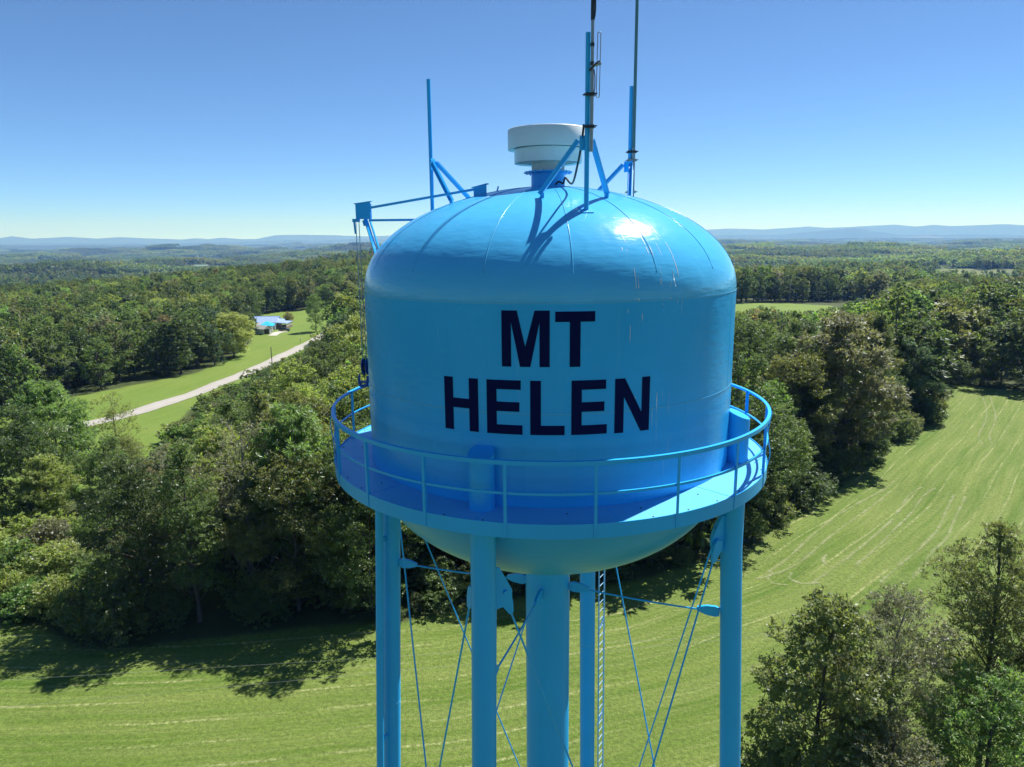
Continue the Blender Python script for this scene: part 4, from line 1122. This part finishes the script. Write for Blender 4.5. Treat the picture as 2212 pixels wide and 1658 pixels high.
edge_under = []
acc = 0
for (x0, y0), (x1, y1) in zip(EDGE[3:20], EDGE[4:21]):
    L = hypot(x1 - x0, y1 - y0); t = -acc
    while t + 3.0 < L:
        t += random.uniform(1.7, 3.2)
        if t > L: break
        f = t / L; nx, ny = -(y1 - y0) / L, (x1 - x0) / L
        o = random.uniform(0.3, 4.5)
        edge_under.append((x0 + (x1 - x0) * f + nx * o, y0 + (y1 - y0) * f + ny * o, random.uniform(1.5, 5.4)))
    acc = 0

# low growth along the lawn on the tower's side of the road
lawn_under = []
for (x0, y0), (x1, y1) in zip([(-78, 232), (-73.5, 190), (-73.5, 160), (-73, 128), (-63, 95)], [(-73.5, 190), (-73.5, 160), (-73, 128), (-63, 95), (-58, 82)]):
    L = hypot(x1 - x0, y1 - y0); n = int(L / 3.6)
    for k in range(n):
        t = (k + random.uniform(.2, .8)) / n
        lawn_under.append((x0 + (x1 - x0) * t + random.uniform(-0.5, 3.0), y0 + (y1 - y0) * t, random.uniform(2.2, 4.2)))
for n_, (x, y, h) in enumerate(sorted(lawn_under, key=lambda p: p[1])):
    place_tree('shrub', n_, (x, y, float(H(x, y)) - 0.1), h, random.choice(['mid', 'fresh', 'olive', 'mid']), f'bushy shrub, {ordinal(n_ + 1)} from the tower along the lawn edge below the road', 'shrubs along the lawn edge', lod='mid', wide=random.uniform(1.1, 1.6), cat='shrub')

# --- wood beside the field (W1), between field edge and lawn/hayfield
def treeline_offset(x, y):
    d, _ = poly_dist(np.array([x]), np.array([y]), EDGE); return float(d[0])
for x, y in jitter_grid(-130, 330, 34, 470, 6.1):
    r = hypot(x, y + 16.7)
    if bool(is_open(np.array([x]), np.array([y]))[0]): continue
    d = treeline_offset(x, y)
    if d < 2.6: continue
    if x < -41 and y < 53 and x > -75: continue            # the low thicket lies open to the sun
    if not clear_of_special(x, y): continue
    dr, _ = poly_dist(np.array([x]), np.array([y]), ROAD)
    if dr[0] < 6.5: continue
    if r > 190 and random.random() < 0.42: continue
    if abs(atan2(x, y + 16.7) + YAW) > radians(54): continue
    kn, c = pick(MIX_K), pick(MIX_L if x < 2 and r < 130 else MIX_C)
    z = float(H(x, y)); hmax = random.uniform(13.5, 22.5) if kn != 'shrub' else 4
    if x > 40 and r > 60: hmax *= 1.08
    px, py, _ = to_px((x, y, z + hmax))
    lim = LIM(px) + random.uniform(-6, 16)
    beyond = x > 40 and to_px((x, y, z))[1] < 655
    if py < lim and not beyond:
        # lower the tree until its top sits under the profile
        lo = 0.0
        for hh in np.arange(hmax, 2.0, -0.4):
            if to_px((x, y, z + hh))[1] >= lim: lo = hh; break
        hmax = lo
    if hmax < 4.5: continue
    if hmax < 9: kn = random.choice(['maple', 'walnut', 'shrub'])
    cands.append([x, y, z, kn, random.randrange(6), hmax, c, 'field'])
# --- wood beyond the road (W5), left
for x, y in jitter_grid(-420, -60, 20, 620, 6.6):
    if bool(is_open(np.array([x]), np.array([y]))[0]) or not clear_of_special(x, y): continue
    dr, _ = poly_dist(np.array([x]), np.array([y]), ROAD)
    if x > float(np.interp(y, [p[1] for p in ROAD], [p[0] for p in ROAD])) or dr[0] < 8: continue
    if abs(atan2(x, y + 16.7) + YAW) > radians(58): continue
    kn, c = pick(MIX_K), pick(MIX_C)
    z = float(H(x, y)); hmax = random.uniform(12, 19)
    # the house and its lawn stay in view
    for _ in range(30):
        px, py, _q = to_px((x, y, z + hmax))
        if 470 < px < 640 and y < 300 and x > -150 and py < 690 + (px < 545) * -20 and hypot(x, y + 16.7) < 300: hmax -= 1
        else: break
    if hmax < 4: continue
    cands.append([x, y, z, kn, random.randrange(6), hmax, c, 'road'])

# --- which of them show: paint crowns front to back on a coarse picture
BW, BH, BS = 553, 415, 4.0
cover = np.zeros((BH, BW), bool)
def cov_rect(x0, y0, x1, y1): cover[max(0, int(y0 / BS)):max(0, int(y1 / BS)), max(0, int(x0 / BS)):max(0, int(x1 / BS))] = True
cov_rect(786, 440, 1590, 1130); cov_rect(860, 1100, 1530, 1200)
yy, xx = np.mgrid[0:BH, 0:BW]
for c in cands: c.append(hypot(c[0], c[1] + 16.7))
cands.sort(key=lambda c: c[8])
WR = {'oak': .33, 'maple': .32, 'walnut': .33, 'poplar': .18, 'thin': .26, 'pine': .19, 'shrub': .5}
shown = []
for i, c in enumerate(cands):
    x, y, z, kn, v, h, col, zone, r = c
    px, py, dz_ = to_px((x, y, z + h * 0.56)); pr = FOC / dz_ * h * WR[kn] * 0.9; ph = FOC / dz_ * h * 0.42
    x0, x1, y0, y1 = int((px - pr) / BS), int((px + pr) / BS) + 1, int((py - ph) / BS), int((py + ph) / BS) + 1
    if x1 < 0 or x0 >= BW or y1 < 0 or y0 >= BH: c.append(0); continue
    x0, x1, y0, y1 = max(0, x0), min(BW, x1), max(0, y0), min(BH, y1)
    e = ((xx[y0:y1, x0:x1] * BS - px) / pr) ** 2 + ((yy[y0:y1, x0:x1] * BS - py) / ph) ** 2 < 1
    sub = cover[y0:y1, x0:x1]; n = int((e & ~sub).sum()); sub |= e
    c.append(n)
rank = sorted(range(len(cands)), key=lambda i: -cands[i][9])
N_IND = 268
solo = set(i for i in rank[:N_IND] if cands[i][9] >= 3)

# labels: colour, form, how tall; then what row, which wood, and the order among look-alikes from left to right
def row_of(c):
    if c[7] == 'field':
        d = treeline_offset(c[0], c[1])
        side = 'wood below the road' if c[0] < -4 else ('wood right of tower' if c[0] < 100 or c[1] > 160 else 'field corner wood')
        return ('front row of ' if d < 8 else 'second row of ' if d < 15 else 'middle of ' if d < 45 else 'far part of ') + side
    d, _ = poly_dist(np.array([c[0]]), np.array([c[1]]), LAWN)
    return ('front row of ' if d[0] < 9 else 'middle of ' if d[0] < 70 else 'far part of ') + 'wood beyond the road'
groups = {}
for i in solo:
    c = cands[i]; key = (PAL[c[6]][1], KIND[c[3]][3], row_of(c)); groups.setdefault(key, []).append(i)
n_lod = {}
for (cwrd, form, row), ids in groups.items():
    ids.sort(key=lambda i: to_px((cands[i][0], cands[i][1], 10))[0])
    for n_, i in enumerate(ids):
        x, y, z, kn, v, h, col, zone, r, vis = cands[i]
        noun = 'tree' if kn != 'shrub' else 'bush'
        o = '' if len(ids) == 1 else f', {ordinal(n_ + 1)} such from left'
        lab = f'{cwrd} {form} {noun}{o}, {row}'
        place_tree(kn, v, (x, y, z - 0.15), h, col, lab, 'trees of ' + row.split(' of ', 1)[1], lod='near' if r < 150 else 'mid', wide=random.uniform(0.9, 1.15), cat=noun, name=None)
for n_, (x, y, h) in enumerate(sorted(edge_under, key=lambda p: to_px(p)[0])):
    if not all(hypot(x - a, y - b) > 1.2 for a, b, _r in SPECIAL): continue
    place_tree('shrub', n_, (x, y, float(H(x, y)) - 0.1), h, random.choice(['dark', 'mid', 'olive', 'mid']), f'low shrub in shade, {ordinal(n_ + 1)} from the left along the mown field edge', 'shrubs along the field edge', lod='near', wide=random.uniform(0.9, 1.4), cat='shrub')

# ---- every other tree: one forest
def forest():
    pts, idx, rot, scl = [], [], [], []
    protos = bpy.data.collections.new('forest_prototypes')
    plist = []
    def proto(me, nm):
        o = bpy.data.objects.new(nm, me); protos.objects.link(o); plist.append(o)
        return len(plist) - 1
    def joined(mt, mc, nm, keep_trunk=True):
        nv = len(mc.vertices); V = np.empty(nv * 3, np.float32); mc.vertices.foreach_get('co', V); V = V.reshape(-1, 3)
        F = np.empty(len(mc.loops), np.int32); mc.loops.foreach_get('vertex_index', F); F = F.reshape(-1, 4)
        if not keep_trunk:
            me = mesh_np(nm, V, F); me.materials.append(M_LEAF_F); return me
        tv = np.empty(len(mt.vertices) * 3, np.float32); mt.vertices.foreach_get('co', tv); tv = tv.reshape(-1, 3)
        tf = np.array([tuple(p.vertices) for p in mt.polygons], np.int32)
        me = mesh_np(nm, np.concatenate([V, tv]), np.concatenate([F, tf + nv]))
        me.materials.append(M_LEAF_F); me.materials.append(M_BARK)
        mi = np.zeros(len(F) + len(tf), np.int32); mi[len(F):] = 1; me.polygons.foreach_set('material_index', mi)
        return me
    table = {}
    order_ = 0
    for lod in ('mid', 'far'):
        for kn in ('oak', 'maple', 'walnut', 'poplar', 'thin', 'pine', 'shrub'):
            near, mid, far, word, h0 = KIND[kn]
            src = (mid if lod == 'mid' else far)[0]
            table[(lod, kn)] = (proto(joined(src[0], src[1], 'forest_tree', lod == 'mid'), 'p%04d' % order_), h0); order_ += 1
    # wide patches of canopy for the far distance
    patch_ids = []
    rr = np.random.default_rng(5)
    for s in range(6):
        Ps, As, Ns, Ls = [], [], [], []
        for k in range(64):
            cx, cy = rr.uniform(-36, 36, 2); ch, cr = rr.uniform(11, 18), rr.uniform(3.4, 5.6); n = 26
            dd = rand_dirs(rr, n); dd[:, 2] = np.abs(dd[:, 2]) * 1.0 - 0.25
            P = np.array([cx, cy, ch - 5]) + dd * np.array([cr, cr, 5.2]) * rr.uniform(.75, 1.0, n)[:, None]
            Ps.append(P); As.append(rand_dirs(rr, n) + dd * .4); Ns.append(dd + np.array([0, 0, .6]) + rand_dirs(rr, n) * .4); Ls.append(rr.uniform(2.0, 3.6, n))
        V, F = cards(np.concatenate(Ps), np.concatenate(As), np.concatenate(Ns), np.concatenate(Ls), np.concatenate(Ls) * 0.8, 0.1)
        me = mesh_np('forest_patch', V, F); me.materials.append(M_LEAF_F)
        patch_ids.append(proto(me, 'p%04d' % order_)); order_ += 1
    tint = []
    def add(x, y, z, i, s, col):
        k_ = 1.0 + 0.22 * sin(x / 130 + 2 * sin(y / 210)) + 0.16 * sin(y / 95 + x / 310)
        tint.append(tuple(v_ * k_ for v_ in PAL[col][0])); pts.append((x, y, z)); idx.append(i); rot.append(rr.uniform(0, 6.28)); scl.append(s)
    for i, c in enumerate(cands):
        if i in solo: continue
        if c[9] == 0 and c[8] > 130 and random.random() < 0.5: continue
        pid, h0 = table[('mid', c[3])]; add(c[0], c[1], c[2] - 0.2, pid, c[5] / h0, c[6])
    cols = list(MIX_C); cwt = np.array([MIX_C[c] for c in cols], float); cwt /= cwt.sum()
    kns = list(MIX_K); kwt = np.array([MIX_K[k] for k in kns], float); kwt /= kwt.sum()
    def scatter(n, r0, r1, a0, a1, smin, smax, cond=None):
        R = np.sqrt(rr.uniform(r0 * r0, r1 * r1, n)); A = rr.uniform(a0, a1, n)
        X = R * np.sin(A) + CAM.x; Y = R * np.cos(A) + CAM.y; ok = ~is_open(X, Y)
        dr, _ = poly_dist(X, Y, ROAD); ok &= dr > 8
        if cond is not None: ok &= cond(X, Y)
        X, Y = X[ok], Y[ok]; Z = H(X, Y) - 0.3
        # tree kinds drift from stand to stand
        tone = np.sin(X / 90 + 1.3) + np.sin(Y / 70 + X / 160)
        for x, y, z, t in zip(X, Y, Z, tone):
            c = cols[rr.choice(len(cols), p=cwt)]; k = kns[rr.choice(len(kns), p=kwt)]
            if t > 1.1 and rr.random() < .35: k, c = 'pine', 'blue'
            pid, h0 = table[('far', k)]; add(x, y, z, pid, rr.uniform(smin, smax), c)
    yw = -YAW
    old = lambda X, Y: ~((X > -425) & (X < 335) & (Y < 620) & (np.hypot(X, Y) < 640) & ~((X > -60) & (Y > 470)) & (Y > 34))
    scatter(6600, 180, 640, yw - radians(60), yw + radians(60), 0.75, 1.15, old)
    scatter(36000, 560, 1500, yw - radians(58), yw + radians(58), 0.72, 1.12, old)
    scatter(7500, 60, 800, yw + radians(56), yw + 2 * pi - radians(56), 0.8, 1.15)
    # canopy patches
    n = 34000
    R = np.exp(rr.uniform(math.log(1450), math.log(12500), n)); A = rr.uniform(yw - radians(57), yw + radians(57), n)
    keep = rr.random(n) < np.clip((R / 12500) ** 0.9 * 1.6, 0.35, 1)
    R, A = R[keep], A[keep]
    X = R * np.sin(A) + CAM.x; Y = R * np.cos(A) + CAM.y
    ok = ~is_open(X, Y)
    for p in (PAST_R, PAST_L, PAST_M):
        d, _ = poly_dist(X, Y, p + [p[0]]); ok &= d > 34
    X, Y, R = X[ok], Y[ok], R[ok]; Z = H(X, Y) - 1.0
    for x, y, z, r_ in zip(X, Y, Z, R):
        add(x, y, z, patch_ids[rr.integers(len(patch_ids))], rr.uniform(0.85, 1.15) * (1.0 if r_ < 4000 else 1.35), ('dark', 'mid', 'olive', 'mid')[rr.integers(4)])
    me = bpy.data.meshes.new('forest'); me.vertices.add(len(pts)); me.vertices.foreach_set('co', np.array(pts, np.float32).ravel())
    for nm, typ, val in (('pid', 'INT', np.array(idx, np.int32)), ('rz', 'FLOAT', np.array(rot, np.float32)), ('sc', 'FLOAT', np.array(scl, np.float32))):
        a = me.attributes.new(nm, typ, 'POINT'); a.data.foreach_set('value', val)
    a = me.attributes.new('tint', 'FLOAT_VECTOR', 'POINT'); a.data.foreach_set('vector', np.array(tint, np.float32).ravel())
    o = link_mesh('forest', me); tag(o, 'wooded hills rolling to the horizon', None, None, 'stuff')
    ng = bpy.data.node_groups.new('forest_instances', 'GeometryNodeTree')
    ng.interface.new_socket('Geometry', in_out='INPUT', socket_type='NodeSocketGeometry'); ng.interface.new_socket('Geometry', in_out='OUTPUT', socket_type='NodeSocketGeometry')
    gi, go = ng.nodes.new('NodeGroupInput'), ng.nodes.new('NodeGroupOutput')
    iop = ng.nodes.new('GeometryNodeInstanceOnPoints'); ci = ng.nodes.new('GeometryNodeCollectionInfo')
    ci.inputs['Collection'].default_value = protos; ci.inputs['Separate Children'].default_value = True; ci.inputs['Reset Children'].default_value = True
    def nattr(nm, typ):
        a = ng.nodes.new('GeometryNodeInputNamedAttribute'); a.data_type = typ; a.inputs['Name'].default_value = nm
        return [s for s in a.outputs if s.enabled and s.name == 'Attribute'][0]
    cx = ng.nodes.new('ShaderNodeCombineXYZ'); ng.links.new(nattr('rz', 'FLOAT'), cx.inputs[2])
    e2r = ng.nodes.new('FunctionNodeEulerToRotation'); ng.links.new(cx.outputs[0], e2r.inputs[0])
    iop.inputs['Pick Instance'].default_value = True
    ng.links.new(gi.outputs[0], iop.inputs['Points']); ng.links.new(ci.outputs[0], iop.inputs['Instance'])
    ng.links.new(nattr('pid', 'INT'), iop.inputs['Instance Index']); ng.links.new(e2r.outputs[0], iop.inputs['Rotation'])
    ng.links.new(nattr('sc', 'FLOAT'), iop.inputs['Scale']); ng.links.new(iop.outputs[0], go.inputs[0])
    md = o.modifiers.new('forest_instances', 'NODES'); md.node_group = ng
    return len(pts)
n_forest = forest()
print('individual trees', len(solo), 'forest', n_forest, 'candidates', len(cands))

# ------------------------------------------------------------------ wires crossing the field
M_WIRE = simple_mat('bright_wire', (0.30, 0.31, 0.30), 0.7)
def wire(name, a, b, sag, label, r=0.005):
    a, b = Vector(a), Vector(b)
    pts = [a.lerp(b, t) - Vector((0, 0, sag * 4 * t * (1 - t))) for t in np.linspace(0, 1, 40)]
    return tag(MB().tube(pts, r, 5).build(name, M_WIRE), label, 'power line', 'overhead wires')
wire('power_line', (-75, 12.2, 9.6), (85, 36.1, 9.6), 0.6, 'upper thin pale wire crossing above the mown field')
wire('power_line', (-75, 7.2, 9.6), (85, 39.5, 9.6), 0.6, 'lower thin pale wire crossing above the mown field')

# pale tracks left by the mower in the right part of the field
def track_mat():
    m, nt, out = new_mat('dry_clippings')
    p = nd(nt, 'ShaderNodeBsdfPrincipled'); tr = nd(nt, 'ShaderNodeBsdfTransparent'); mx = nd(nt, 'ShaderNodeMixShader')
    tc = nd(nt, 'ShaderNodeTexCoord'); ob = tc.outputs['Object']
    u = mth(nt, 'ABSOLUTE', attr(nt, 'across'))
    n = noise(nt, ob, 0.35, 6, 0.75); n2 = noise(nt, ob, 5.0, 4, 0.8)
    cov = mth(nt, 'SUBTRACT', mth(nt, 'ADD', n, mth(nt, 'MULTIPLY', n2, 0.8)), mth(nt, 'MULTIPLY', u, 0.35))
    nt.links.new(ramp(nt, cov, [(0.70, (0, 0, 0)), (1.05, (.55, .55, .55))]), mx.inputs[0])
    nt.links.new(mixc(nt, n2, (0.26, 0.29, 0.13), (0.40, 0.41, 0.24)), p.inputs['Base Color']); p.inputs['Roughness'].default_value = 0.9
    nt.links.new(tr.outputs[0], mx.inputs[1]); nt.links.new(p.outputs[0], mx.inputs[2]); nt.links.new(mx.outputs[0], out.inputs[0])
    return m
M_TRACK = track_mat()
q6 = lambda X, Y: G(1528.5 + .309 * X, 478.5 + .309 * Y)
q7 = lambda X, Y: G(1528.5 + .4329 * X, 939.8 + .4329 * Y)
TR6 = [[(1920, 1225), (1945, 1300), (1945, 1390), (1895, 1500), (1925, 1570)], [(1975, 1220), (2013, 1370), (1972, 1500), (1990, 1575)]]
TR7 = [[(930, 235), (880, 275), (740, 350), (600, 440), (420, 600), (300, 690)], [(910, 285), (790, 380), (650, 480), (470, 630), (330, 700), (240, 720)], [(1070, 265), (1010, 300), (960, 370), (900, 445), (770, 560), (640, 660), (520, 745)],
       [(1140, 268), (1075, 310), (1000, 410), (860, 550), (740, 650)], [(1230, 300), (1190, 380), (1150, 470), (1060, 570), (960, 650), (860, 740)], [(1285, 310), (1230, 430), (1190, 520), (1100, 610), (1020, 720)],
       [(590, 600), (575, 635), (600, 655), (650, 670)], [(330, 690), (300, 715), (330, 745), (400, 752)], [(420, 690), (410, 720), (470, 745), (560, 740)]]
for tr_, q in [(t, q6) for t in TR6] + [(t, q7) for t in TR7]:
    tag(strip_mesh('wheel_track', [q(*p) for p in tr_], 0.36, 0.05, M_TRACK, 1.0, 0.0), kind='structure')


# ------------------------------------------------------------------ air
def haze_box():
    m, nt, out = new_mat('thin_blue_haze')
    v = nd(nt, 'ShaderNodeVolumePrincipled')
    v.inputs['Color'].default_value = (0.17, 0.41, 1.0, 1)          # blue scatters most; nothing absorbed
    v.inputs['Absorption Color'].default_value = (1, 1, 1, 1)
    v.inputs['Density'].default_value = 1.0e-4
    v.inputs['Anisotropy'].default_value = 0.1
    nt.links.new(v.outputs[0], out.inputs['Volume'])
    o = MB().box((0, 0, 230), (53000, 53000, 1000)).build('haze', m)
    tag(o, kind='stuff')
haze_box()
